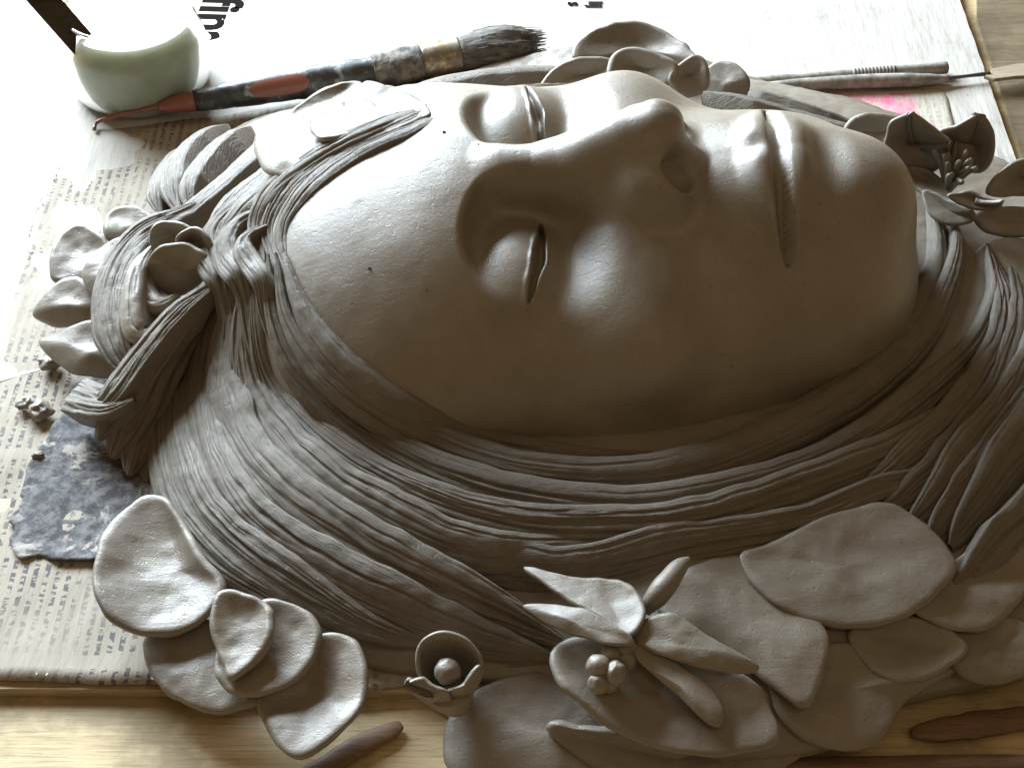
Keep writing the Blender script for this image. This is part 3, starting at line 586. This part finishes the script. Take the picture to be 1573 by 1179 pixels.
# ------------------------------------------------------------------ table, board and papers
def wood_mat(name, c0, c1, grain=1.0, stain=.6, rough=.45, rot=0.0):
    t = NT(name); co = t.mapping((.06, 1, 1), (0, 0, rot)); fib = t.noise(900*grain, 3, .6, co)
    g1 = t.noise(60*grain, 6, .6, co, .6); g2 = t.noise(260*grain, 4, .6, co)
    col = t.mix(t.ramp(g1, (.3, 0.), (.7, 1.)), c0, c1)
    col = t.mix(t.ramp(g2, (.45, 0.), (.7, .35)), col, tuple(x*.55 for x in c0))
    st = t.ramp(t.noise(22, 5, .62), (.5, 0.), (.62, stain)); col = t.mix(st, col, tuple(x*.5 for x in c0))
    st2 = t.ramp(t.noise(75, 5, .7), (.58, 0.), (.7, stain)); col = t.mix(st2, col, tuple(x*.62 for x in c1))
    col = t.mix(t.ramp(fib, (.5, 0.), (.64, .45)), col, tuple(x*.45 for x in c0))
    return t.out(col, t.ramp(g1, (.3, rough), (.7, rough+.15)), t.bump(fib, .35, .0003, t.bump(g2, .25, .0004)), Specular_IOR_Level=.3)
TABLE_WOOD = wood_mat('table_wood', (.56, .42, .22), (.66, .52, .31), 1.0, .8)
def slab(name, pts, z0, z1, mat, parent=None, world=False, bev=.06):
    """a flat piece from its outline (pixels seen at height z1, or world xy)"""
    O = np.array([p[:2] if world else at(p[0], p[1], z1)[:2] for p in pts]); n = len(O); c = O.mean(0)
    inn = O+(c-O)/np.linalg.norm(c-O, axis=1)[:, None]*bev
    V = np.concatenate([np.column_stack([O, np.full(n, z0)]), np.column_stack([O, np.full(n, z1-bev)]), np.column_stack([inn, np.full(n, z1)]), [[c[0], c[1], z1], [c[0], c[1], z0]]])
    i = np.arange(n); j = (i+1) % n
    q = [np.stack([i, j, j+n, i+n], -1), np.stack([i+n, j+n, j+2*n, i+2*n], -1)]
    tr = np.concatenate([np.stack([i+2*n, j+2*n, np.full(n, 3*n)], -1), np.stack([j, i, np.full(n, 3*n+1)], -1)])
    return mesh_obj(name, V, [np.concatenate(q), tr], mat, parent, smooth=False)
TZ = -.55
tbl = mesh_obj('table_top', [(-160, -60, TZ), (160, -60, TZ), (160, 140, TZ), (-160, 140, TZ)], np.array([[0, 1, 2, 3]]), TABLE_WOOD)
tag(tbl, kind='structure')

def sheet(name, pts, z, mat, wave=.05, thick=.012, seed=0, jag=.04, na=260, nr=26, parent=None, lift=None):
    P = np.array([at(a, b, z)[:2] for a, b in pts]); k = len(P)
    s = np.concatenate([[0], np.cumsum(np.linalg.norm(np.diff(np.vstack([P, P[:1]]), axis=0), axis=1))]); tt = np.linspace(0, s[-1], na, endpoint=False)
    O = np.stack([np.interp(tt, s, np.append(P[:, d], P[0, d])) for d in (0, 1)], -1)
    O = O+jag*np.stack([noise(np.column_stack([O*1.5, O[:, 0]*0]), 1.0, seed+1), noise(np.column_stack([O*1.5, O[:, 0]*0]), 1.0, seed+2)], -1)
    c = O.mean(0); rho = np.linspace(0, 1, nr); V = c+(O-c)[None]*rho[:, None, None]
    q = np.concatenate([V, np.zeros(V.shape[:2]+(1,))], -1)
    zz = z+wave*(.6*noise(q*[.35, .35, 1], 1.0, seed)+.4*noise(q*[1.3, .5, 1], 1.0, seed+3)+.25*noise(q*[.5, 2.2, 1], 1.0, seed+4))
    if lift is not None: zz = zz+lift(V)
    T = np.concatenate([V, zz[..., None]], -1); B = T[::-1].copy(); B[..., 2] -= thick
    A = np.concatenate([T, B], 0)
    return mesh_obj(name, A.reshape(-1, 3), grid_faces(len(A), na, True), mat, parent)

def paper_mat(name, base, text=0.0, ink=(.10, .10, .11), blotch=.3, rects=(), pitch=.42, cols=5.0, rot=0.0, scale=1.0):
    """newsprint: rows of word-like marks along Y in columns, smudges, printed blocks (x0, y0, x1, y1, colour) in cm"""
    t = NT(name); co = t.mapping((1, 1, 1), (0, 0, rot)); x, y, _ = t.sep(co)
    big = t.noise(14, 4); mid = t.noise(55, 5, .65); col = t.mix(t.ramp(big, (.35, 0.), (.7, .5)), base, tuple(c*.86 for c in base))
    wr = t.noise(90, 4, .6, t.mapping((1, .18, 1), (0, 0, .5)))
    if text:
        u = t.math('MULTIPLY', x, 100/pitch); row = t.math('FLOOR', u); fr = t.math('FRACT', u)
        band = t.math('MULTIPLY', t.math('GREATER_THAN', fr, .28), t.math('LESS_THAN', fr, .74))
        cv = t.n('ShaderNodeCombineXYZ'); t.l(t.math('MULTIPLY', row, 3.71), cv.inputs[0]); t.l(t.math('MULTIPLY', y, 520*scale), cv.inputs[1]); t.l(t.math('MULTIPLY', x, 300), cv.inputs[2])
        w1 = t.n('ShaderNodeTexNoise'); w1.inputs['Scale'].default_value = 1.0; w1.inputs['Detail'].default_value = 2; t.l(cv.outputs[0], w1.inputs['Vector'])
        word = t.ramp(w1.outputs['Fac'], (.47, 0.), (.53, 1.))
        cc = t.math('FRACT', t.math('MULTIPLY', y, 100/cols)); colm = t.math('MULTIPLY', t.math('GREATER_THAN', cc, .07), t.math('LESS_THAN', cc, .95))
        fade = t.ramp(t.noise(18, 3), (.38, .15), (.55, 1.))
        m = t.math('MULTIPLY', t.math('MULTIPLY', band, word), t.math('MULTIPLY', colm, fade))
        col = t.mix(t.math('MULTIPLY', m, text), col, ink)
    for (x0, y0, x1, y1, c, dens) in rects:
        m = t.math('MULTIPLY', t.math('MULTIPLY', t.math('GREATER_THAN', x, x0*CM), t.math('LESS_THAN', x, x1*CM)), t.math('MULTIPLY', t.math('GREATER_THAN', y, y0*CM), t.math('LESS_THAN', y, y1*CM)))
        wear = t.ramp(t.noise(120, 6, .7), (.36, .1), (.6, dens)); col = t.mix(t.math('MULTIPLY', m, wear), col, c)
    sm = t.ramp(t.noise(38, 6, .68), (.56, 0.), (.72, blotch)); col = t.mix(sm, col, (.36, .33, .29))
    spk = t.ramp(t.noise(240, 5, .7), (.66, 0.), (.72, blotch)); col = t.mix(spk, col, (.25, .23, .20))
    nb = t.bump(wr, .7, .002); nb = t.bump(mid, .2, .0008, nb)
    return t.out(col, .9, nb, Specular_IOR_Level=.1)

board = slab('drawing_board', [(-260, -260), (1430, -260), (1478, 10), (1562, 245), (1680, 560), (1560, 1000), (700, 1100), (640, 1062), (-200, 1058)], TZ+.02, -.14, wood_mat('board_wood', (.50, .37, .22), (.62, .48, .30), 1.2, .4))
tag(board, 'tan wooden board under the papers and the clay relief', 'board')

PW = paper_mat('white_paper', (.50, .47, .42), 0, blotch=.85)
from mathutils.geometry import tessellate_polygon
def flat_sheet(name, pts, z, mat, thick=.012, seed=0, jag=.03):
    """a flat sheet of any outline"""
    P = np.array([at(a, b, z)[:2] for a, b in pts]); O = []
    for a, b in zip(P, np.roll(P, -1, 0)):
        k = max(2, int(np.linalg.norm(b-a)/.35)); O += [a+(b-a)*i/k for i in range(k)]
    O = np.array(O); q = np.column_stack([O*1.8, O[:, 0]*0]); O = O+jag*np.stack([noise(q, 1.0, seed+1), noise(q, 1.0, seed+2)], -1); n = len(O)
    tri = np.array(tessellate_polygon([[Vector((p[0], p[1], 0)) for p in O]]))
    V = np.concatenate([np.column_stack([O, np.full(n, z)]), np.column_stack([O, np.full(n, z-thick)])]); i = np.arange(n); j = (i+1) % n
    return mesh_obj(name, V, [tri, tri[:, ::-1]+n, np.stack([i, i+n, j+n, j], -1)], mat, smooth=False)
o = flat_sheet('paper_sheet', [(-200, -120), (180, -120), (285, 64), (312, 65), (334, 59), (352, 47), (360, 33), (378, 25), (408, 21), (430, 12), (478, 6), (640, 8), (862, 9), (1000, -30), (1000, -150), (1420, -150), (1470, -10), (1478, 10), (1556, 232), (1600, 350), (1500, 400), (1200, 250), (300, 500), (-400, 700)], -.06, PW, seed=3)
white_sheet = o
tag(o, 'large white paper sheet spotted with clay under the brush and jar', 'paper')
PH = paper_mat('headline_newsprint', (.62, .55, .45), .0, blotch=.12)
o = sheet('newspaper_page', [(200, -140), (980, -140), (1000, 60), (640, 80), (300, 110)], -.115, PH, .0, seed=5)
tag(o, 'cream newspaper page with black headline letters at the top edge', 'newspaper')
head_page = o
def letters(txt, px, py, size, parent, bold=.02, rot=-90, sx=1.0, shear=0.0, z=-.02):
    cu = bpy.data.curves.new('headline_text', 'FONT'); cu.body = txt; cu.size = size*CM; cu.offset = bold*CM; cu.shear = shear; cu.resolution_u = 3
    t_ = bpy.data.objects.new('headline_text', cu); sc.collection.objects.link(t_)
    dg = bpy.context.evaluated_depsgraph_get(); me = bpy.data.meshes.new_from_object(t_.evaluated_get(dg))
    bpy.data.objects.remove(t_); ob = bpy.data.objects.new('printed_letters', me); sc.collection.objects.link(ob)
    me.materials.clear(); me.materials.append(INK); p = at(px, py, z)
    ob.location = p*CM; ob.rotation_euler = (0, 0, math.radians(rot)); ob.scale = (sx, 1, 1); ob.parent = parent
    return ob
INK = NT('ink').out((.012, .011, .010), 1.0, None, Specular_IOR_Level=0.0)

# white torn sheet edge lies over the headline, so the letters sit on the page just below it
NB = at(112, 204, 0); 
N1M = paper_mat('newsprint', (.41, .36, .295), .85, blotch=.25)
o = sheet('newspaper_page', [(112, 204), (250, 190), (430, 166), (560, 220), (700, 400), (700, 1040), (560, 1062), (400, 1058), (240, 1052), (120, 1049), (0, 1046), (-120, 1044), (-120, 760), (-20, 600), (18, 470), (52, 332)], -.03, N1M, .11, seed=7)
tag(o, 'newspaper page with small print lying under the left of the relief', 'newspaper')
DK = paper_mat('dark_print', (.10, .10, .11), 0, blotch=.9)
t = NT('dark_print'); n1 = t.noise(42, 6, .7, None, .4); n2 = t.noise(210, 5, .7); DK = t.out(t.mix(t.ramp(n2, (.42, 0.), (.62, .55)), t.mix(t.ramp(n1, (.53, 0.), (.58, 1.)), (.075, .073, .075), (.42, .38, .33)), (.30, .29, .29)), .85, t.bump(n1, .6, .002), Specular_IOR_Level=.2)
o = sheet('newspaper_scrap', [(112, 590), (180, 566), (262, 640), (290, 840), (250, 866), (140, 862), (24, 856), (6, 830), (44, 722), (86, 652)], .12, DK, .14, seed=9, jag=.2)
tag(o, 'dark printed newspaper scrap, wrinkled, at the left edge', 'newspaper')
a0, a1 = at(1240, 180, 0), at(1412, 142, 0)
N2M = paper_mat('pink_newsprint', (.52, .47, .39), .25, blotch=.3, rects=[(at(1250, 180)[0], at(1250, 182)[1], at(1408, 160)[0], at(1300, 143)[1], (.75, .18, .30), .95)])
o = sheet('newspaper_page', [(1040, 165), (1240, 143), (1446, 136), (1456, 150), (1472, 222), (1520, 380), (1200, 420), (1060, 300)], -.02, N2M, .04, seed=11)
tag(o, 'newspaper page with a pink printed block beside the thin tools', 'newspaper')
plank = slab('wooden_plank', [(1500, -60), (1760, -200), (1900, 560), (1662, 500), (1570, 238), (1500, 30)], TZ+.02, -.45, wood_mat('brown_plank', (.17, .125, .075), (.24, .18, .11), 1.6, .5, .6, 1.25))
tag(plank, 'brown grained plank beside the board at the upper right', 'plank')
# ------------------------------------------------------------------ jar, brush, tools
def lathe(prof, c, m=64):
    a = np.linspace(0, 2*math.pi, m, endpoint=False); p = np.asarray(prof, float)
    V = np.stack([p[:, :1]*np.cos(a), p[:, :1]*np.sin(a), np.repeat(p[:, 1:], m, 1)], -1)+np.asarray(c)
    return V.reshape(-1, 3), grid_faces(len(p), m, True)
JC = at(219, 128, 0)
t = NT('glass'); tr = t.n('ShaderNodeBsdfTransparent'); lw = t.n('ShaderNodeLayerWeight'); lw.inputs[0].default_value = .35; t.l(t.mix(t.ramp(lw.outputs['Facing'], (.35, 0.), (1., 1.)), (.86, .88, .84), (.42, .44, .38)), tr.inputs[0]); gl = t.n('ShaderNodeBsdfGlossy'); gl.inputs['Roughness'].default_value = .04
fr = t.n('ShaderNodeFresnel'); fr.inputs[0].default_value = 1.16; mx = t.n('ShaderNodeMixShader'); t.l(fr.outputs[0], mx.inputs[0]); t.l(tr.outputs[0], mx.inputs[1]); t.l(gl.outputs[0], mx.inputs[2])
t.l(mx.outputs[0], t.t.nodes['Material Output'].inputs[0]); GLASS = t.m
prof = spline([(0.05, .12), (2.9, .1), (3.42, .28), (3.64, .9), (3.7, 1.8), (3.6, 2.7), (3.38, 3.4), (3.24, 4.0), (3.22, 4.5), (3.3, 4.65)], 60)
inner = [(r-.07 if r > .3 else r, z+.05) for r, z in prof]
jar = empty('glass_jar', JC); tag(jar, 'small round bellied glass jar of cloudy water at the upper left', 'jar')
rim = [(3.27, 4.72), (3.2, 4.72), (3.17, 4.62), (3.15, 4.4)]
v, f_ = lathe(list(prof)+rim, (0, 0, 0)); g = mesh_obj('glass_wall', v, f_, GLASS, jar)
t = NT('cloudy_water'); t.out(t.mix(t.ramp(t.noise(60, 3), (.4, 0.), (.7, 1.)), (.36, .365, .315), (.42, .425, .37)), .22, None, Specular_IOR_Level=.5, Subsurface_Weight=.8, Subsurface_Scale=.02, Subsurface_Radius=(1.0, 1.0, .8))
LV = 3.95; ins = np.array(inner); ins = ins[ins[:, 1] < LV]; rl = ins[-1, 0]-.04
wprof = [(max(r-.005, .02), z+.01) for r, z in ins]+[(rl+.03, LV), (rl-.05, LV+.01), (rl*.5, LV), (.02, LV)]
v, f_ = lathe(wprof, (0, 0, 0)); wt = mesh_obj('cloudy_water', v, f_, t.m); wt.location = JC*CM; tag(wt, 'cloudy pale green water standing in the glass jar', 'water')
# flat dark stick standing in the jar
SW = wood_mat('dark_stick_wood', (.045, .034, .024), (.08, .06, .04), 2.0, .2, .8)
p0 = at(138, 80, 3.2); p1 = at(64, -4, 5.9)
d = nrm((p1-p0)[None])[0]; nn = nrm((np.array([.1, -.55, .8])-d*np.dot([.1, -.55, .8], d))[None])[0]; sd = np.cross(d, nn)
rings = []
for s_ in (0, .3, 1.0, 1.6):
    c = p0+(p1-p0)*s_; w_ = .66; h_ = .10
    rings += [c+sd*w_*a+nn*h_*b for a, b in ((-1, -1), (-.8, -1.3), (.8, -1.3), (1, -1), (1, 1), (.8, 1.3), (-.8, 1.3), (-1, 1))]
STK = SW.node_tree.nodes['Principled BSDF']; STK.inputs['Specular IOR Level'].default_value = .05
rings[0:8] = [q-d*.35*(1 if k in (2, 3, 4, 5) else 0) for k, q in enumerate(rings[0:8])]
o = mesh_obj('wooden_stick', rings, [grid_faces(4, 8, True), np.array([[0, 1, 2, 7], [2, 3, 6, 7], [3, 4, 5, 6]])], SW, smooth=False)
tag(o, 'flat dark wooden stick leaning out of the glass jar', 'stick')

# paint brush
BR = empty('paint_brush', at(480, 140, 0)); BO = at(480, 140, 0); tag(BR, 'worn fat paint brush with clay caked bristles lying behind the relief', 'brush')
def axis(px, py, z): return at(px, py, z)
A = axis(236, 166, .9); E = axis(836, 66, 1.2)
def bl(t_): return A+(E-A)*t_
BD = nrm((E-A)[None])[0]; BS = nrm(np.cross(BD, [0, 0, 1.0])[None])[0]; BU = np.cross(BS, BD)
def turned(prof, mat, name, parent=BR, m=40, seed=0, bump=0.0, flute=None):
    a = np.linspace(0, 2*math.pi, m, endpoint=False); n = len(prof); S = spline(prof, max(n*6, 20))
    C = np.stack([bl(t_) for t_ in S[:, 0]]); R_ = BS*np.cos(a)[:, None]+BU*np.sin(a)[:, None]
    V = C[:, None]+R_[None]*S[:, 1][:, None, None]
    if bump: V = V+R_[None]*(bump*noise(V, 2.2, seed)+.5*bump*noise(V, 6, seed+1))[..., None]
    if flute is not None: V = V+R_[None]*flute(S[:, 0], a)[..., None]
    V = np.concatenate([C[:1].repeat(m, 0)[None], V, C[-1:].repeat(m, 0)[None]], 0)
    return mesh_obj(name, V.reshape(-1, 3)-BO, grid_faces(len(V), m, True), mat, parent)
t = NT('brush_paint'); x, y, z = t.sep()
n1 = t.noise(90, 6, .65); n2 = t.noise(240, 5, .7)
col = t.mix(t.ramp(n1, (.45, 0.), (.6, 1.)), (.030, .028, .026), (.085, .095, .10)); col = t.mix(t.ramp(t.noise(55, 5, .6), (.56, 0.), (.62, .9)), col, (.30, .31, .31))
col = t.mix(t.ramp(n2, (.6, 0.), (.7, .6)), col, (.42, .33, .24))
BP = t.out(col, t.ramp(n1, (.3, .3), (.7, .6)), t.bump(n2, .4, .0006))
t = NT('red_lacquer'); n2 = t.noise(200, 5, .7); RL = t.out(t.mix(t.ramp(n2, (.5, 0.), (.68, .8)), (.26, .085, .055), (.17, .10, .07)), .35, t.bump(n2, .3, .0004))
t = NT('caked_clay'); n2 = t.noise(170, 6, .7); CK = t.out(t.mix(t.ramp(n2, (.4, 0.), (.62, 1.)), (.06, .055, .05), (.25, .21, .16)), .7, t.bump(n2, .8, .0015))
turned([(.012, .16), (.03, .34), (.08, .50), (.10, .52)], RL, 'handle_tip', seed=1, bump=.02)
h = turned([(.10, .52), (.17, .62), (.28, .74), (.40, .82), (.50, .78), (.56, .72), (.60, .78)], BP, 'handle', seed=2, bump=.03)
turned([(.55, .74), (.58, .85), (.63, .95), (.675, .98)], CK, 'handle_collar', seed=3, bump=.09)
t = NT('brass'); n2 = t.noise(150, 5, .7); fm = t.ramp(n2, (.38, 0.), (.5, 1.)); BRS = t.out(t.mix(fm, (.50, .36, .16), (.20, .165, .125)), t.ramp(n2, (.4, .25), (.65, .6)), t.bump(n2, .3, .0005), Metallic=.75)
turned([(.675, .98), (.70, 1.02), (.755, 1.03), (.775, 1.02)], BRS, 'ferrule', seed=4, bump=.02)
# red patch where the lacquer shows: a raised skin on the handle's near flank
pt = []
for s_ in np.linspace(0, 1, 20):
    tt_ = .235+.15*s_; hw_ = .62*math.sqrt(max(0, 1-(2*s_-1)**4)); rr_ = np.interp(tt_, [.17, .28, .40, .50], [.62, .74, .82, .78])+.035
    for q in np.linspace(-1, 1, 9):
        an = math.radians(38)+q*hw_; pt.append(bl(tt_)+(BS*math.cos(an)+BU*math.sin(an))*rr_-BO)
mesh_obj('lacquer_patch', pt, grid_faces(20, 9), RL, BR)
# bristles: a fluted body plus stray clumps
rgb = np.random.default_rng(5); ph = rgb.uniform(0, 6.28, 8)
def flute(s_, a):
    k = np.clip((s_-.80)/.2, 0, 1)[:, None]; r = 0
    for i, f_ in enumerate((7, 11, 17, 23, 31)): r = r+np.sin(a[None]*f_+ph[i]+s_[:, None]*rgb.uniform(5, 14))*(.05 if i < 2 else .03)
    return r*k
t = NT('bristle'); co = t.n('ShaderNodeTexCoord').outputs['Object']; mp = t.mapping((.25, 1, 1), (0, 0, math.atan2(BD[1], BD[0])*-1)); n1 = t.noise(520, 4, .6, mp); n2 = t.noise(60, 4)
BRI = t.out(t.mix(t.ramp(n1, (.35, 0.), (.7, 1.)), (.035, .030, .024), (.16, .135, .105)), .7, t.bump(n1, .6, .0012))
turned([(.775, 1.02), (.80, 1.1), (.86, 1.28), (.91, 1.22), (.95, .95), (.975, .5)], BRI, 'bristle', seed=6, bump=.04, flute=flute, m=72)
V = []; F = []
for k in range(230):
    an = rgb.uniform(0, 2*math.pi); r0 = rgb.uniform(.3, 1.0); s0 = rgb.uniform(.80, .90); s1 = rgb.uniform(.955, 1.01)
    rad = lambda s_: np.interp(s_, [.78, .86, .92, .97, 1.01], [1.06, 1.30, 1.2, .85, .75])*r0
    P = [bl(s_)+(BS*math.cos(an+.1*(s_-s0))+BU*math.sin(an+.1*(s_-s0)))*rad(s_)-BO for s_ in np.linspace(s0, s1, 5)]
    b0 = len(V)
    for i, q in enumerate(P):
        rr_ = .05*(1-.18*i)
        V += [q+BS*rr_, q+BU*rr_, q-BS*rr_, q-BU*rr_]
    F.append(grid_faces(5, 4, True, b0))
o = mesh_obj('bristle', V, np.concatenate(F), BRI, BR); o['kind'] = 'stuff'
# wire hook at the handle's end
hk = [bl(.012), axis(205, 171, .7), axis(175, 179, .5), axis(152, 186, .3), axis(146, 192, .15), axis(145, 199, .12)]
rod(hk, [.14, .12, .11, .10, .10, .10], 'hook', None, wob=0, fn=lambda v, f_: mesh_obj('hook', v-BO, f_, RL, BR))

# thin tools at the right
t = NT('dusty_rod'); n1 = t.noise(160, 5, .65); DR = t.out(t.mix(t.ramp(n1, (.4, 0.), (.65, 1.)), (.20, .18, .155), (.42, .39, .34)), .6, t.bump(n1, .3, .0005))
def tool(name, label, pts, rad, mat, seed):
    P = np.array([at(*p) for p in pts]); c = P.mean(0); c[2] = 0; r = empty(name, c); tag(r, label, 'tool')
    return r, c, rod(P, rad, 'shaft', None, n=60, m=16, seed=seed, wob=.04, fn=lambda v, f_: mesh_obj('shaft', v-c, f_, mat, r))
r, c, _ = tool('modelling_tool', 'thin grey rod printed with a striped band, farther of two', [(1090, 131, .35), (1200, 124, .35), (1330, 114, .35), (1454, 104, .35)], [.32, .32, .33, .33], DR, 1)
t = NT('striped_print'); x, y, z = t.sep(t.mapping((1, 1, 1), (0, 0, -.05)))
st = t.math('GREATER_THAN', t.math('FRACT', t.math('MULTIPLY', x, 520)), .5); SP = t.out(t.mix(t.math('MULTIPLY', st, .85), (.40, .37, .33), (.03, .03, .03)), .6)
q0, q1 = at(1308, 115.7, .36)-c, at(1374, 110.5, .36)-c
rod([q0, (q0+q1)/2, q1], [.345, .345, .345], 'printed_band', None, wob=0, m=16, fn=lambda v, f_: mesh_obj('printed_band', v, f_, SP, r))
r, c, _ = tool('modelling_tool', 'thin dusty tool whose wire neck reaches a flat tip over the board edge', [(1100, 142, .3), (1180, 134, .32), (1300, 126, .36), (1400, 123, .36), (1455, 121, .26)], [.14, .28, .36, .36, .2], DR, 2)
rod([at(1452, 121, .3)-c, at(1485, 117, .3)-c, at(1520, 113, .3)-c], [.12, .09, .13], 'wire_neck', None, wob=0, fn=lambda v, f_: mesh_obj('wire_neck', v, f_, NT('dark_steel').out((.12, .11, .12), .4, None, Metallic=.6), r))
slab('flat_tip', [(p[0]-c[0], p[1]-c[1]) for p in (at(1512, 117, .3), at(1524, 106, .3), at(1560, 98, .3), at(1680, 90, .3), at(1680, 112, .3), at(1560, 118, .3), at(1526, 122, .3))], .14, .34, wood_mat('tip_wood', (.34, .27, .19), (.44, .36, .26), 2, .2), r, True)

# things on the wood at the front
TW = wood_mat('tool_wood', (.17, .10, .06), (.25, .15, .09), 2.0, .3, .4, 1.2)
def paddle(name, label, pts, rad, flat, mat=TW, cat='tool', z=TZ):
    P = np.array([at(*p) for p in pts]); c = P.mean(0)
    def mk(v, f_):
        v = v.copy(); v[:, 2] = TZ+.06+(v[:, 2]-v[:, 2].min())*flat; return mesh_obj(name, v-[c[0], c[1], 0], f_, mat)
    o = rod(P, rad, name, None, n=50, m=16, seed=4, wob=.08, fn=mk); o.location = (c[0]*CM, c[1]*CM, 0); tag(o, label, cat); return o
paddle('wooden_paddle', 'dark brown flat wooden tool lying on the table at the lower right', [(1400, 1132, TZ), (1430, 1128, TZ), (1500, 1118, TZ), (1600, 1104, TZ), (1720, 1088, TZ)], [.2, .42, .52, .46, .44], .35)
paddle('wooden_paddle', 'reddish brown wooden tool poking out from under the lower left flower', [(430, 1230, TZ), (490, 1190, TZ), (548, 1152, TZ), (598, 1128, TZ), (616, 1118, TZ)], [.45, .45, .42, .36, .2], .35)
paddle('wooden_paddle', 'long thin reddish stick along the bottom edge at the right', [(860, 1200, TZ), (1050, 1192, TZ), (1250, 1182, TZ), (1500, 1176, TZ), (1700, 1180, TZ)], [.2, .3, .34, .3, .3], .5)
letters('fina', 316, -6, 3.2, head_page, .10, -93, 1.15, 0, -.108)
letters('lij', 905, 2, 1.05, white_sheet, .05, -91, .9, 0, .0)
letters('s', 873, 3, 1.05, white_sheet, .05, -91, .9, 0, .0)
# clay crumbs on the newspaper
for k, (a, b, r_) in enumerate([(62, 634, .42), (40, 622, .3), (78, 560, .4), (60, 700, .2)]):
    th = np.linspace(.02, math.pi-.02, 12); pp = np.linspace(0, 2*math.pi, 22, endpoint=False)
    D = np.stack([np.sin(th)[:, None]*np.cos(pp), np.sin(th)[:, None]*np.sin(pp), np.repeat(np.cos(th)[:, None], 22, 1)], -1)
    V = D*r_*(1+.45*noise(D*2.2+k*3, 1.0, k))[..., None]*[1.2, 1, .6]
    o = mesh_obj('clay_crumb', V.reshape(-1, 3), grid_faces(12, 22, True), CLAY); p = at(a, b, .1); o.location = (p+[0, 0, r_*.35])*CM
    tag(o, ['dark lump of clay on the wrinkled dark scrap', 'small clay crumb left of the dark lump', 'ragged clay crumb below the left petals of the rose', 'tiny clay crumb on the dark scrap'][k], 'clay crumb', 'clay crumbs on the newspaper')
for o in bpy.data.objects:
    if 'org' in o: del o['org']
